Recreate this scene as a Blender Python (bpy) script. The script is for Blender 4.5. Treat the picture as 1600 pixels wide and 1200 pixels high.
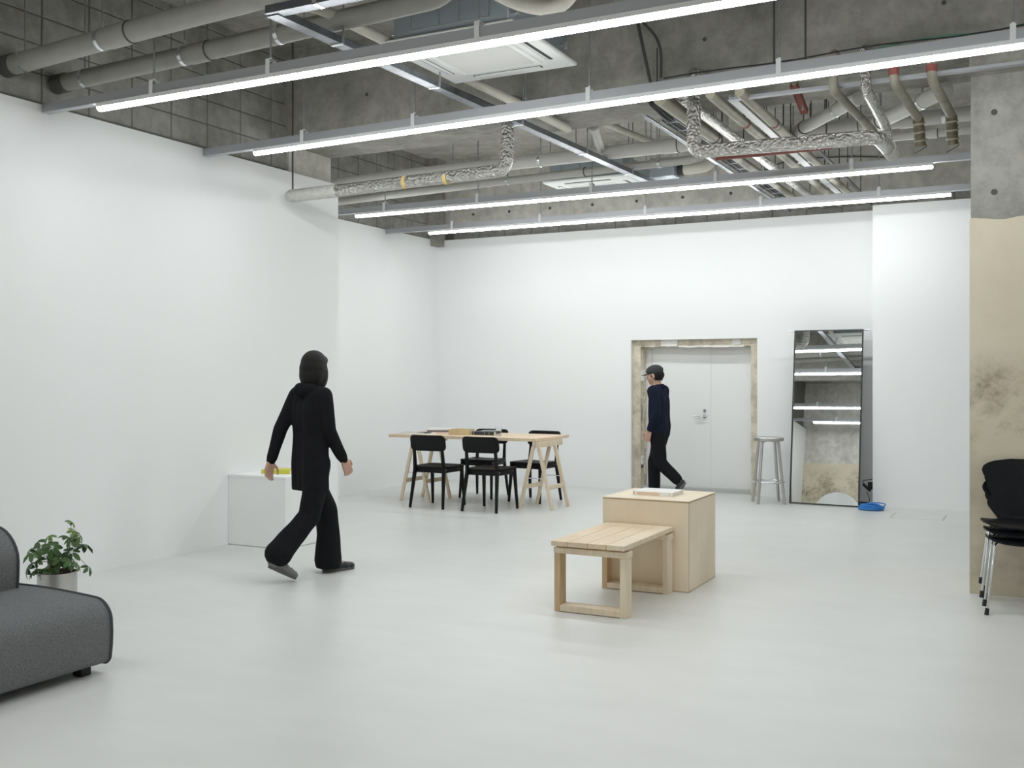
import bpy, bmesh, math, random
from mathutils import Vector, Matrix, noise

# ------------------------------------------------------------------ scene reset
for _o in list(bpy.data.objects):
    bpy.data.objects.remove(_o)
SC = bpy.context.scene
COL = SC.collection
PI = math.pi
R_ = math.radians
rnd = random.Random(7)

# ------------------------------------------------------------------ camera
cam_d = bpy.data.cameras.new('camera')
cam = bpy.data.objects.new('camera', cam_d)
COL.objects.link(cam)
cam.location = (0, 0, 1.42)
cam.rotation_euler = (R_(90), 0, R_(27.25))
cam_d.sensor_width = 36
cam_d.lens = 36 * 1615 / 1600
cam_d.shift_y = -12 / 1600
cam_d.clip_start = 0.05
SC.camera = cam

# ------------------------------------------------------------------ world and exposure
W = bpy.data.worlds.new('world')
SC.world = W
W.use_nodes = True
W.node_tree.nodes['Background'].inputs[0].default_value = (0.8, 0.85, 0.9, 1)
W.node_tree.nodes['Background'].inputs[1].default_value = 0.3
SC.view_settings.view_transform = 'Standard'
SC.view_settings.look = 'None'
SC.view_settings.gamma = 1
SC.view_settings.use_curve_mapping = False
SC.view_settings.exposure = -0.05
TUBE_STRENGTH = 41.0
TUBE_COLOR = (0.97, 1.0, 1.0)
SC.cycles.use_denoising = True
SC.cycles.use_light_tree = False
SC.cycles.max_bounces = 8
SC.cycles.diffuse_bounces = 6
SC.cycles.glossy_bounces = 4
SC.cycles.use_adaptive_sampling = True
SC.cycles.adaptive_threshold = 0.02
SC.cycles.transmission_bounces = 6
SC.cycles.sample_clamp_indirect = 8.0
SC.cycles.caustics_reflective = False
SC.cycles.caustics_refractive = False

# ------------------------------------------------------------------ materials
MATS = {}

def _nt(name):
    m = bpy.data.materials.new(name)
    m.use_nodes = True
    nt = m.node_tree
    return m, nt, nt.nodes['Principled BSDF']

def _noise(nt, scale, detail=4, rough=0.55, coord='pos', stretch=None):
    if coord == 'pos':
        g = nt.nodes.new('ShaderNodeNewGeometry').outputs['Position']
    else:
        g = nt.nodes.new('ShaderNodeTexCoord').outputs['Object']
    if stretch:
        mp = nt.nodes.new('ShaderNodeMapping')
        mp.inputs['Scale'].default_value = stretch
        nt.links.new(g, mp.inputs['Vector'])
        g = mp.outputs['Vector']
    n = nt.nodes.new('ShaderNodeTexNoise')
    n.inputs['Scale'].default_value = scale
    n.inputs['Detail'].default_value = detail
    n.inputs['Roughness'].default_value = rough
    nt.links.new(g, n.inputs['Vector'])
    return n

def _ramp(nt, src, stops):
    r = nt.nodes.new('ShaderNodeValToRGB')
    cr = r.color_ramp
    while len(cr.elements) < len(stops):
        cr.elements.new(0.5)
    for e, (p, c) in zip(cr.elements, stops):
        e.position = p
        e.color = (c, c, c, 1) if isinstance(c, (int, float)) else (*c, 1)
    nt.links.new(src, r.inputs['Fac'])
    return r

def _mix(nt, fac, a, b, mode='MIX'):
    m = nt.nodes.new('ShaderNodeMix')
    m.data_type = 'RGBA'
    m.blend_type = mode
    for s, v in ((0, fac), (6, a), (7, b)):
        if hasattr(v, 'is_output') or hasattr(v, 'links'):
            nt.links.new(v, m.inputs[s])
        elif s == 0:
            m.inputs[0].default_value = v
        else:
            m.inputs[s].default_value = (*v, 1)
    return m.outputs[2]

def _bump(nt, bsdf, src, strength, dist=0.01):
    b = nt.nodes.new('ShaderNodeBump')
    b.inputs['Strength'].default_value = strength
    b.inputs['Distance'].default_value = dist
    nt.links.new(src, b.inputs['Height'])
    nt.links.new(b.outputs['Normal'], bsdf.inputs['Normal'])

def mat(name, c, rough=0.5, metal=0.0, c2=None, scale=6, stretch=None, bump=None, coord='pos', lo=0.35, hi=0.65, spec=0.5, coat=0.0, detail=4):
    m, nt, b = _nt(name)
    b.inputs['Roughness'].default_value = rough
    b.inputs['Metallic'].default_value = metal
    b.inputs['Specular IOR Level'].default_value = spec
    b.inputs['Coat Weight'].default_value = coat
    if c2:
        n = _noise(nt, scale, detail, 0.6, coord, stretch)
        r = _ramp(nt, n.outputs['Fac'], [(lo, c), (hi, c2)])
        nt.links.new(r.outputs['Color'], b.inputs['Base Color'])
    else:
        b.inputs['Base Color'].default_value = (*c, 1)
    if bump:
        n2 = _noise(nt, bump[0], 3, 0.6, coord, bump[2] if len(bump) > 2 else None)
        _bump(nt, b, n2.outputs['Fac'], bump[1])
    MATS[name] = m
    return m

def concrete(name, dark, mid, light, blotch=1.3, bump=0.25):
    m, nt, b = _nt(name)
    b.inputs['Roughness'].default_value = 0.85
    b.inputs['Specular IOR Level'].default_value = 0.25
    n1 = _noise(nt, blotch, 5, 0.65)
    n2 = _noise(nt, 9, 5, 0.7)
    n3 = _noise(nt, 2.2, 4, 0.6, stretch=(1.6, 1.6, 0.35))
    base = _ramp(nt, n1.outputs['Fac'], [(0.3, dark), (0.5, mid), (0.72, light)]).outputs['Color']
    fine = _ramp(nt, n2.outputs['Fac'], [(0.3, 0.72), (0.6, 1.0)]).outputs['Color']
    streak = _ramp(nt, n3.outputs['Fac'], [(0.3, 0.82), (0.6, 1.0)]).outputs['Color']
    o = _mix(nt, 1.0, base, fine, 'MULTIPLY')
    o = _mix(nt, 0.8, o, streak, 'MULTIPLY')
    nt.links.new(o, b.inputs['Base Color'])
    _bump(nt, b, n2.outputs['Fac'], bump, 0.01)
    MATS[name] = m
    return m

def emit(name, color, strength):
    m, nt, b = _nt(name)
    b.inputs['Base Color'].default_value = (0.9, 0.9, 0.9, 1)
    b.inputs['Emission Color'].default_value = (*color, 1)
    b.inputs['Emission Strength'].default_value = strength
    MATS[name] = m
    return m

def wood(name, c, c2, stretch, scale=6, rough=0.55, knots=False):
    m, nt, b = _nt(name)
    b.inputs['Roughness'].default_value = rough
    b.inputs['Specular IOR Level'].default_value = 0.3
    n = _noise(nt, scale, 4, 0.6, 'obj', stretch)
    n2 = _noise(nt, 1.7, 2, 0.5, 'obj')
    r = _ramp(nt, n.outputs['Fac'], [(0.3, c), (0.7, c2)]).outputs['Color']
    t = _ramp(nt, n2.outputs['Fac'], [(0.35, 0.88), (0.65, 1.0)]).outputs['Color']
    o = _mix(nt, 1.0, r, t, 'MULTIPLY')
    if knots:
        tc = nt.nodes.new('ShaderNodeTexCoord')
        v = nt.nodes.new('ShaderNodeTexVoronoi')
        v.inputs['Scale'].default_value = 4.3
        nt.links.new(tc.outputs['Object'], v.inputs['Vector'])
        k = _ramp(nt, v.outputs['Distance'], [(0.045, (0.25, 0.13, 0.06)), (0.10, (1, 1, 1))]).outputs['Color']
        o = _mix(nt, 0.75, o, k, 'MULTIPLY')
    nt.links.new(o, b.inputs['Base Color'])
    _bump(nt, b, n.outputs['Fac'], 0.06, 0.003)
    MATS[name] = m
    return m

def floor_mat():
    m, nt, b = _nt('floor_coating')
    n1 = _noise(nt, 0.55, 5, 0.6)
    n2 = _noise(nt, 3.2, 6, 0.65, stretch=(0.5, 1.4, 1))
    n3 = _noise(nt, 1.1, 3, 0.6, stretch=(1, 0.35, 1))
    base = _ramp(nt, n1.outputs['Fac'], [(0.3, (0.665, 0.675, 0.66)), (0.7, (0.725, 0.735, 0.72))]).outputs['Color']
    f = _ramp(nt, n2.outputs['Fac'], [(0.3, 0.955), (0.65, 1.0)]).outputs['Color']
    o = _mix(nt, 1.0, base, f, 'MULTIPLY')
    nt.links.new(o, b.inputs['Base Color'])
    rr = _ramp(nt, n3.outputs['Fac'], [(0.35, 0.32), (0.65, 0.43)]).outputs['Color']
    nt.links.new(rr, b.inputs['Roughness'])
    b.inputs['Specular IOR Level'].default_value = 0.5
    _bump(nt, b, n2.outputs['Fac'], 0.015, 0.01)
    MATS['floor'] = m

def plaster_mat(key, zlo, zhi):
    m, nt, b = _nt('stained_' + key)
    b.inputs['Roughness'].default_value = 0.85
    b.inputs['Specular IOR Level'].default_value = 0.25
    n1 = _noise(nt, 1.6, 5, 0.6)
    n2 = _noise(nt, 16, 6, 0.72)
    n3 = _noise(nt, 2.6, 6, 0.68)
    base = _ramp(nt, n1.outputs['Fac'], [(0.3, (0.565, 0.505, 0.38)), (0.7, (0.675, 0.615, 0.495))]).outputs['Color']
    g = nt.nodes.new('ShaderNodeNewGeometry')
    sx = nt.nodes.new('ShaderNodeSeparateXYZ')
    nt.links.new(g.outputs['Position'], sx.inputs[0])
    # a damp mark at its own place on the plaster, ragged by noise
    band = _ramp(nt, sx.outputs['Z'], [(0.0, 0.55), (0.30, 0.25), (0.80, 0.05), (0.99, 0.0)])
    mr = nt.nodes.new('ShaderNodeMapRange')
    mr.inputs['From Min'].default_value = zlo
    mr.inputs['From Max'].default_value = zhi
    nt.links.new(sx.outputs['Z'], mr.inputs['Value'])
    band2 = _ramp(nt, mr.outputs['Result'], [(0.0, 0.12), (0.32, 0.9), (0.62, 0.85), (1.0, 0.0)])
    st = _ramp(nt, n3.outputs['Fac'], [(0.42, 0.0), (0.62, 1.0)]).outputs['Color']
    f1 = _mix(nt, 1.0, band2.outputs['Color'], st, 'MULTIPLY')
    spk = _ramp(nt, n2.outputs['Fac'], [(0.40, 0.35), (0.62, 1.0)]).outputs['Color']
    f2 = _mix(nt, 1.0, f1, spk, 'MULTIPLY')
    o = _mix(nt, f2, base, (0.17, 0.12, 0.08))
    low = _mix(nt, 1.0, band.outputs['Color'], st, 'MULTIPLY')
    o = _mix(nt, low, o, (0.24, 0.19, 0.12))
    nt.links.new(o, b.inputs['Base Color'])
    _bump(nt, b, n2.outputs['Fac'], 0.3, 0.006)
    MATS[key] = m

mat('white_wall', (0.87, 0.885, 0.89), 0.75, c2=(0.885, 0.895, 0.90), scale=1.2, spec=0.2, bump=(60, 0.02))
floor_mat()
plaster_mat('plaster', 0.85, 1.62)
plaster_mat('plaster_rear', 1.45, 2.45)
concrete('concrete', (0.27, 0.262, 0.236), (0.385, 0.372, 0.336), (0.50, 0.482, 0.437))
concrete('concrete_pale', (0.52, 0.505, 0.46), (0.62, 0.605, 0.555), (0.71, 0.69, 0.635))  # raised tone; on far slab and back beam it paints in bounced light
concrete('concrete_pillar', (0.32, 0.315, 0.285), (0.375, 0.37, 0.34), (0.44, 0.43, 0.395))
concrete('block', (0.31, 0.305, 0.282), (0.39, 0.38, 0.357), (0.46, 0.45, 0.422), blotch=2.4, bump=0.4)
mat('mortar', (0.19, 0.185, 0.17), 0.9, spec=0.1)
mat('hole', (0.10, 0.098, 0.09), 0.9, spec=0.1)
concrete('rough_concrete', (0.55, 0.49, 0.385), (0.70, 0.635, 0.515), (0.80, 0.74, 0.625), blotch=6, bump=0.9)
mat('chipped_white', (0.78, 0.77, 0.74), 0.8, bump=(30, 0.6))
emit('led', TUBE_COLOR, TUBE_STRENGTH)
mat('galvanised', (0.40, 0.42, 0.45), 0.36, 0.85, c2=(0.52, 0.54, 0.57), scale=14)
mat('raceway_steel', (0.17, 0.18, 0.20), 0.33, 0.85, c2=(0.25, 0.262, 0.285), scale=10)
mat('rail_grey', (0.50, 0.51, 0.54), 0.4, 0.55)
mat('bright_steel', (0.78, 0.80, 0.82), 0.25, 0.9)
mat('white_metal', (0.85, 0.86, 0.87), 0.4)
mat('pvc', (0.31, 0.305, 0.275), 0.55, c2=(0.36, 0.355, 0.322), scale=3)
mat('pvc_bounce_lit', (0.60, 0.595, 0.565), 0.55, c2=(0.66, 0.655, 0.62), scale=3)  # brighter copy of pvc: far bay's bounced light put into the colour
mat('pvc_dark', (0.10, 0.10, 0.095), 0.6)
mat('black_rubber', (0.012, 0.012, 0.012), 0.6)
def foil_mat():
    m, nt, b = _nt('crumpled_foil')
    b.inputs['Base Color'].default_value = (0.60, 0.59, 0.56, 1)
    b.inputs['Metallic'].default_value = 1.0
    b.inputs['Roughness'].default_value = 0.24
    g = nt.nodes.new('ShaderNodeNewGeometry')
    v = nt.nodes.new('ShaderNodeTexVoronoi')
    v.inputs['Scale'].default_value = 42
    nt.links.new(g.outputs['Position'], v.inputs['Vector'])
    n = _noise(nt, 26, 5, 0.75)
    a = nt.nodes.new('ShaderNodeMath')
    a.operation = 'ADD'
    nt.links.new(v.outputs['Distance'], a.inputs[0])
    nt.links.new(n.outputs['Fac'], a.inputs[1])
    _bump(nt, b, a.outputs[0], 1.0, 0.022)
    MATS['foil'] = m
foil_mat()
mat('cloth_wrap', (0.52, 0.52, 0.49), 0.85, c2=(0.62, 0.62, 0.59), scale=30, bump=(120, 0.5))
mat('yellow_tape', (0.62, 0.47, 0.20), 0.6)
mat('beige_pipe', (0.62, 0.59, 0.52), 0.55, c2=(0.70, 0.67, 0.60), scale=5)
mat('olive_pipe', (0.30, 0.28, 0.21), 0.5, c2=(0.40, 0.37, 0.29), scale=6)
mat('brown_tape', (0.075, 0.06, 0.035), 0.5, c2=(0.15, 0.125, 0.075), scale=22)
mat('aged_pipe', (0.25, 0.235, 0.185), 0.5, c2=(0.34, 0.32, 0.26), scale=7)
mat('red_oxide', (0.22, 0.07, 0.055), 0.7)
mat('red_band', (0.30, 0.09, 0.075), 0.6)
mat('unit_blue', (0.42, 0.48, 0.53), 0.4, 0.4)
mat('unit_white', (0.86, 0.87, 0.86), 0.45)
mat('unit_grille', (0.74, 0.74, 0.71), 0.6)
mat('slot_dark', (0.05, 0.05, 0.05), 0.6)
mat('rod_dark', (0.10, 0.10, 0.10), 0.5, 0.4)
mat('cable_black', (0.02, 0.02, 0.022), 0.5)
mat('cable_green', (0.08, 0.28, 0.18), 0.5)
mat('door_white', (0.83, 0.84, 0.84), 0.38, spec=0.4)
mat('door_grey', (0.50, 0.51, 0.50), 0.5, 0.2)
mat('black_wood', (0.006, 0.006, 0.007), 0.5, spec=0.22)
mat('black_lacquer', (0.006, 0.007, 0.009), 0.38, spec=0.25)
wood('pine', (0.71, 0.555, 0.385), (0.82, 0.68, 0.52), (7, 0.6, 7), 5, knots=True)
wood('pine_pale', (0.74, 0.62, 0.45), (0.83, 0.72, 0.56), (8, 8, 0.7), 5)
wood('pine_side', (0.55, 0.38, 0.21), (0.70, 0.53, 0.34), (6, 6, 0.6), 5, knots=True)
wood('birch', (0.84, 0.72, 0.545), (0.90, 0.79, 0.625), (2, 2, 0.5), 4)
mat('ply_edge', (0.46, 0.35, 0.22), 0.7)
mat('sofa_fabric', (0.14, 0.146, 0.15), 0.95, c2=(0.225, 0.232, 0.238), scale=160, spec=0.1, bump=(320, 0.5), coord='obj')
mat('piping', (0.085, 0.09, 0.10), 0.9, spec=0.1)
mat('brushed', (0.50, 0.49, 0.47), 0.33, 0.95, c2=(0.60, 0.59, 0.57), scale=8, stretch=(60, 60, 1), coord='obj')
mat('chrome', (0.78, 0.79, 0.80), 0.10, 1.0)
mat('mirror', (0.86, 0.88, 0.88), 0.01, 1.0)
mat('mirror_frame', (0.03, 0.03, 0.032), 0.45)
mat('leaf', (0.030, 0.085, 0.022), 0.42, c2=(0.075, 0.15, 0.035), scale=9, spec=0.5)
mat('leaf_young', (0.10, 0.19, 0.045), 0.45, c2=(0.16, 0.25, 0.06), scale=9)
mat('stem', (0.25, 0.23, 0.15), 0.7)
mat('soil', (0.05, 0.035, 0.025), 0.95, c2=(0.10, 0.07, 0.05), scale=40)
mat('paper', (0.80, 0.79, 0.75), 0.8)
mat('paper_grey', (0.55, 0.56, 0.55), 0.7)
mat('cover_white', (0.82, 0.82, 0.80), 0.5)
mat('cover_pink', (0.66, 0.50, 0.46), 0.5)
mat('cover_grey', (0.42, 0.44, 0.46), 0.5)
mat('cover_peach', (0.80, 0.60, 0.46), 0.55)
mat('cover_dark', (0.035, 0.038, 0.042), 0.45)
mat('cover_yellow', (0.62, 0.60, 0.06), 0.5)
mat('box_wood', (0.60, 0.47, 0.26), 0.65, c2=(0.68, 0.55, 0.33), scale=12)
mat('coffee', (0.16, 0.07, 0.025), 0.3)
mat('cable_blue', (0.03, 0.22, 0.62), 0.45)
mat('skin', (0.52, 0.32, 0.24), 0.55)
mat('hair', (0.007, 0.006, 0.006), 0.6, spec=0.3, bump=(20, 0.8, (9, 9, 0.8)), coord='obj')
mat('black_cloth', (0.010, 0.010, 0.012), 0.9, spec=0.15, bump=(14, 0.5))
mat('navy_cloth', (0.010, 0.013, 0.028), 0.9, spec=0.15, bump=(14, 0.5))
mat('shoe', (0.018, 0.018, 0.02), 0.5)
mat('shoe_grey', (0.16, 0.165, 0.16), 0.6)
mat('sole', (0.10, 0.10, 0.10), 0.7)
mat('cap_cloth', (0.05, 0.055, 0.06), 0.9, spec=0.15)
mat('socket_white', (0.75, 0.76, 0.76), 0.5)
_m, _n, _b = _nt('glass')
_b.inputs['Base Color'].default_value = (0.97, 0.98, 0.98, 1)
_b.inputs['Roughness'].default_value = 0.02
_b.inputs['Transmission Weight'].default_value = 1.0
_b.inputs['IOR'].default_value = 1.45
MATS['glass'] = _m

# ------------------------------------------------------------------ mesh helpers
MW = {}

def BM():
    return bmesh.new()

def box(bm, x0, x1, y0, y1, z0, z1, bev=0.0, seg=2):
    vs = [bm.verts.new((x, y, z)) for x in (x0, x1) for y in (y0, y1) for z in (z0, z1)]
    fs = [(0, 1, 3, 2), (4, 6, 7, 5), (0, 4, 5, 1), (2, 3, 7, 6), (0, 2, 6, 4), (1, 5, 7, 3)]
    faces = [bm.faces.new([vs[i] for i in f]) for f in fs]
    if bev > 0:
        es = list({e for f in faces for e in f.edges})
        bmesh.ops.bevel(bm, geom=es, offset=bev, segments=seg, profile=0.5, affect='EDGES', clamp_overlap=True)
    return bm

def frame_of(d, up=(0, 0, 1)):
    d = Vector(d).normalized()
    u = Vector(up)
    if abs(d.dot(u)) > 0.98:
        u = Vector((0, 1, 0))
    s = d.cross(u).normalized()
    u = s.cross(d).normalized()
    return d, s, u

def bar(bm, p0, p1, w, h, w1=None, h1=None, up=(0, 0, 1), bev=0.0):
    """oriented bar of width w (sideways) and height h, tapering to w1 x h1"""
    p0, p1 = Vector(p0), Vector(p1)
    d, s, u = frame_of(p1 - p0, up)
    w1 = w if w1 is None else w1
    h1 = h if h1 is None else h1
    vs = []
    for p, a, b in ((p0, w, h), (p1, w1, h1)):
        for i, j in ((-1, -1), (1, -1), (1, 1), (-1, 1)):
            vs.append(bm.verts.new(p + s * (i * a / 2) + u * (j * b / 2)))
    fs = [(0, 3, 2, 1), (4, 5, 6, 7), (0, 1, 5, 4), (1, 2, 6, 5), (2, 3, 7, 6), (3, 0, 4, 7)]
    faces = [bm.faces.new([vs[i] for i in f]) for f in fs]
    if bev > 0:
        es = list({e for f in faces for e in f.edges})
        bmesh.ops.bevel(bm, geom=es, offset=bev, segments=2, profile=0.5, affect='EDGES', clamp_overlap=True)
    return bm

def cyl(bm, p0, p1, r0, r1=None, n=14, caps=True):
    p0, p1 = Vector(p0), Vector(p1)
    r1 = r0 if r1 is None else r1
    d, s, u = frame_of(p1 - p0)
    a, b = [], []
    for i in range(n):
        t = 2 * PI * i / n
        v = s * math.cos(t) + u * math.sin(t)
        a.append(bm.verts.new(p0 + v * r0))
        b.append(bm.verts.new(p1 + v * r1))
    for i in range(n):
        j = (i + 1) % n
        bm.faces.new((a[i], a[j], b[j], b[i]))
    if caps:
        bm.faces.new(a[::-1])
        bm.faces.new(b)
    return bm

def fillet(pts, rad, n=6):
    pts = [Vector(p) for p in pts]
    out = [pts[0]]
    for i in range(1, len(pts) - 1):
        a, b, c = pts[i - 1], pts[i], pts[i + 1]
        r = min(rad, (a - b).length * 0.49, (c - b).length * 0.49)
        p, q = b + (a - b).normalized() * r, b + (c - b).normalized() * r
        for k in range(n + 1):
            t = k / n
            out.append((p * (1 - t) + b * t) * (1 - t) + (b * (1 - t) + q * t) * t)
    out.append(pts[-1])
    return out

def tube(bm, pts, r, n=12, caps=True, closed=False):
    pts = [Vector(p) for p in pts]
    m = len(pts)
    rad = r if callable(r) else (lambda t: r)
    d0 = (pts[1] - pts[0]).normalized()
    _, s, u = frame_of(d0)
    rings = []
    prev = d0
    for i, p in enumerate(pts):
        if closed:
            d = (pts[(i + 1) % m] - pts[i - 1]).normalized()
        elif i == 0:
            d = d0
        elif i == m - 1:
            d = (pts[i] - pts[i - 1]).normalized()
        else:
            d = ((pts[i + 1] - p).normalized() + (p - pts[i - 1]).normalized()).normalized()
        ax = prev.cross(d)
        if ax.length > 1e-6:
            rot = Matrix.Rotation(prev.angle(d), 3, ax.normalized())
            s, u = rot @ s, rot @ u
        prev = d
        rr = rad(i / max(1, m - 1))
        rings.append([bm.verts.new(p + (s * math.cos(2 * PI * k / n) + u * math.sin(2 * PI * k / n)) * rr) for k in range(n)])
    for i in range(m if closed else m - 1):
        A, B = rings[i], rings[(i + 1) % m]
        for k in range(n):
            bm.faces.new((A[k], A[(k + 1) % n], B[(k + 1) % n], B[k]))
    if caps and not closed:
        bm.faces.new(rings[0][::-1])
        bm.faces.new(rings[-1])
    return bm

def lathe(bm, prof, c=(0, 0, 0), n=28):
    c = Vector(c)
    rings = []
    for r, z in prof:
        if r < 1e-6:
            rings.append([bm.verts.new(c + Vector((0, 0, z)))])
        else:
            rings.append([bm.verts.new(c + Vector((r * math.cos(2 * PI * k / n), r * math.sin(2 * PI * k / n), z))) for k in range(n)])
    for A, B in zip(rings, rings[1:]):
        for k in range(n):
            j = (k + 1) % n
            if len(A) == 1 and len(B) == 1:
                continue
            if len(A) == 1:
                bm.faces.new((A[0], B[j], B[k]))
            elif len(B) == 1:
                bm.faces.new((A[k], A[j], B[0]))
            else:
                bm.faces.new((A[k], A[j], B[j], B[k]))
    return bm

def prism(bm, poly, y0, y1, bev=0.0):
    """poly in (x, z), extruded from y0 to y1"""
    a = [bm.verts.new((x, y0, z)) for x, z in poly]
    b = [bm.verts.new((x, y1, z)) for x, z in poly]
    fa = [bm.faces.new(a), bm.faces.new(b[::-1])]
    n = len(poly)
    for i in range(n):
        fa.append(bm.faces.new((a[i], b[i], b[(i + 1) % n], a[(i + 1) % n])))
    if bev > 0:
        es = list({e for f in fa[:2] for e in f.edges})
        bmesh.ops.bevel(bm, geom=es, offset=bev, segments=2, profile=0.5, affect='EDGES', clamp_overlap=True)
    return bm

def ball(bm, c, r, n=10):
    rx, ry, rz = (r, r, r) if isinstance(r, (int, float)) else r
    res = bmesh.ops.create_uvsphere(bm, u_segments=n, v_segments=max(6, n - 2), radius=1)
    for v in res['verts']:
        v.co = Vector((v.co.x * rx + c[0], v.co.y * ry + c[1], v.co.z * rz + c[2]))
    return bm

def mesh_of(name, bm, m, smooth=True, ang=38):
    bmesh.ops.recalc_face_normals(bm, faces=bm.faces)
    me = bpy.data.meshes.new(name)
    bm.to_mesh(me)
    bm.free()
    for k in (m if isinstance(m, (list, tuple)) else [m]):
        me.materials.append(MATS[k])
    if smooth:
        me.polygons.foreach_set('use_smooth', [True] * len(me.polygons))
        me.set_sharp_from_angle(angle=R_(ang))
    return me

def obj(name, bm, m, parent=None, local=False, smooth=True, ang=38):
    """one mesh object; built in world space unless local (then in its parent's space)"""
    me = mesh_of(name, bm, m, smooth, ang)
    o = bpy.data.objects.new(name, me)
    COL.objects.link(o)
    if parent is not None:
        M = MW[parent.name]
        if not local:
            me.transform(M.inverted())
        o.parent = parent
        MW[o.name] = M
    else:
        if not local and len(me.vertices):
            xs = [v.co for v in me.vertices]
            c = Vector(((min(v.x for v in xs) + max(v.x for v in xs)) / 2, (min(v.y for v in xs) + max(v.y for v in xs)) / 2, min(v.z for v in xs)))
            me.transform(Matrix.Translation(-c))
            o.location = c
            MW[o.name] = Matrix.Translation(c)
        else:
            MW[o.name] = Matrix.Identity(4)
    return o

def tag(o, label, cat, group=None):
    o['label'] = label
    o['category'] = cat
    if group:
        o['group'] = group
    return o

def thing(name, label, cat, loc=(0, 0, 0), rz=0.0, group=None, kind=None):
    o = bpy.data.objects.new(name, None)
    o.empty_display_size = 0.1
    COL.objects.link(o)
    o.location = loc
    o.rotation_euler = (0, 0, rz)
    MW[o.name] = Matrix.Translation(Vector(loc)) @ Matrix.Rotation(rz, 4, 'Z')
    if cat:
        tag(o, label, cat, group)
    elif label:
        o['label'] = label
    if kind:
        o['kind'] = kind
    return o

def struct(name, bm, m, label=None, smooth=False):
    o = obj(name, bm, m, smooth=smooth)
    o['kind'] = 'structure'
    if label:
        o['label'] = label
    return o

def dup(src, loc=None, rz=None, label=None, parent=None):
    c = src.copy()
    COL.objects.link(c)
    c.parent = parent
    if loc is not None:
        c.location = loc
    if rz is not None:
        c.rotation_euler = (0, 0, rz)
    if label:
        c['label'] = label
    for ch in list(src.children):
        dup(ch, parent=c)
    return c

def share(src, parent, loc, rot=None, scale=None):
    """another piece with the same mesh data, placed in its parent's space"""
    c = src.copy()
    COL.objects.link(c)
    c.parent = parent
    c.location = loc
    if rot is not None:
        c.rotation_euler = rot
    if scale is not None:
        c.scale = scale
    return c

# ================================================================== THE SETTING
XL, XR, YB, YF = -7.5, 1.7, 12.22, -0.8      # recess wall, right wall, back wall, wall behind the camera
WT, CZ = 3.29, 4.39                           # top of the white lining, underside of the slab

fl = struct('floor', box(BM(), XL - 0.2, XR + 0.1, YF - 0.1, 12.75, -0.12, 0), 'floor', 'pale grey coated concrete floor')
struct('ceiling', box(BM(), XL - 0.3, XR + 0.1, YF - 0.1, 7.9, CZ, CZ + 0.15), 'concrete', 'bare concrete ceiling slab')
struct('ceiling_far', box(BM(), XL - 0.3, XR + 0.1, 7.9, 12.75, CZ, CZ + 0.15), 'concrete_pale', 'concrete ceiling slab beyond the beam, bounced light painted into its colour')  # same concrete as the near slab, colour lifted to stand for bounce light

struct('wall_left', box(BM(), -6.19, -6.133, YF, 8.2, 0, WT), 'white_wall', 'white lining wall on the left')
struct('wall_left_return', box(BM(), -7.45, -6.19, 8.14, 8.2, 0, WT), 'white_wall', 'white return of the left lining wall')
struct('wall_recess', box(BM(), -7.51, -7.45, 8.2, YB, 0, WT), 'white_wall', 'white side wall of the recess')
bm = BM()
box(bm, -7.51, -4.615, YB, YB + 0.06, 0, WT)
box(bm, -4.615, -3.026, YB, YB + 0.06, 1.873, WT)
box(bm, -3.026, -1.67, YB, YB + 0.06, 0, WT)
struct('wall_back', bm, 'white_wall', 'white lining of the back wall with a doorway')
struct('wall_back_projection', box(BM(), -1.67, XR, 11.86, YB + 0.06, 0, WT), 'white_wall', 'white boxed-out end of the back wall')
struct('wall_right', box(BM(), XR, XR + 0.1, YF, 12.7, 0, CZ), 'white_wall', 'white wall on the right')

# wall behind the camera: concrete above, plaster below (seen in the mirror)
wr = struct('wall_rear', box(BM(), -7.5, XR, YF - 0.1, YF, 0, CZ), 'concrete_pale', 'bare concrete wall opposite the mirror')
obj('plaster_coat', box(BM(), -6.19, XR, YF, YF + 0.02, 0, 2.48), 'plaster_rear', wr, smooth=False)

# ---- stack-bonded concrete block walls above the lining: every block a piece of its own
BL, BH = 0.39, 0.19
def block_mesh(axis):
    b = BM()
    if axis == 'x':
        box(b, -0.03, 0.008, -BL / 2, BL / 2, -BH / 2, BH / 2, 0.005, 1)
    else:
        box(b, -BL / 2, BL / 2, -0.008, 0.03, -BH / 2, BH / 2, 0.005, 1)
    return mesh_of('block', b, 'block', smooth=False)
ME_BX, ME_BY = block_mesh('x'), block_mesh('y')
def add_block(parent, me, p):
    o = bpy.data.objects.new('block', me)
    COL.objects.link(o)
    o.parent = parent
    o.location = MW[parent.name].inverted() @ Vector(p)
    o.rotation_euler = (0, rnd.uniform(-0.006, 0.006), rnd.uniform(-0.004, 0.004))
    return o

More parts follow.
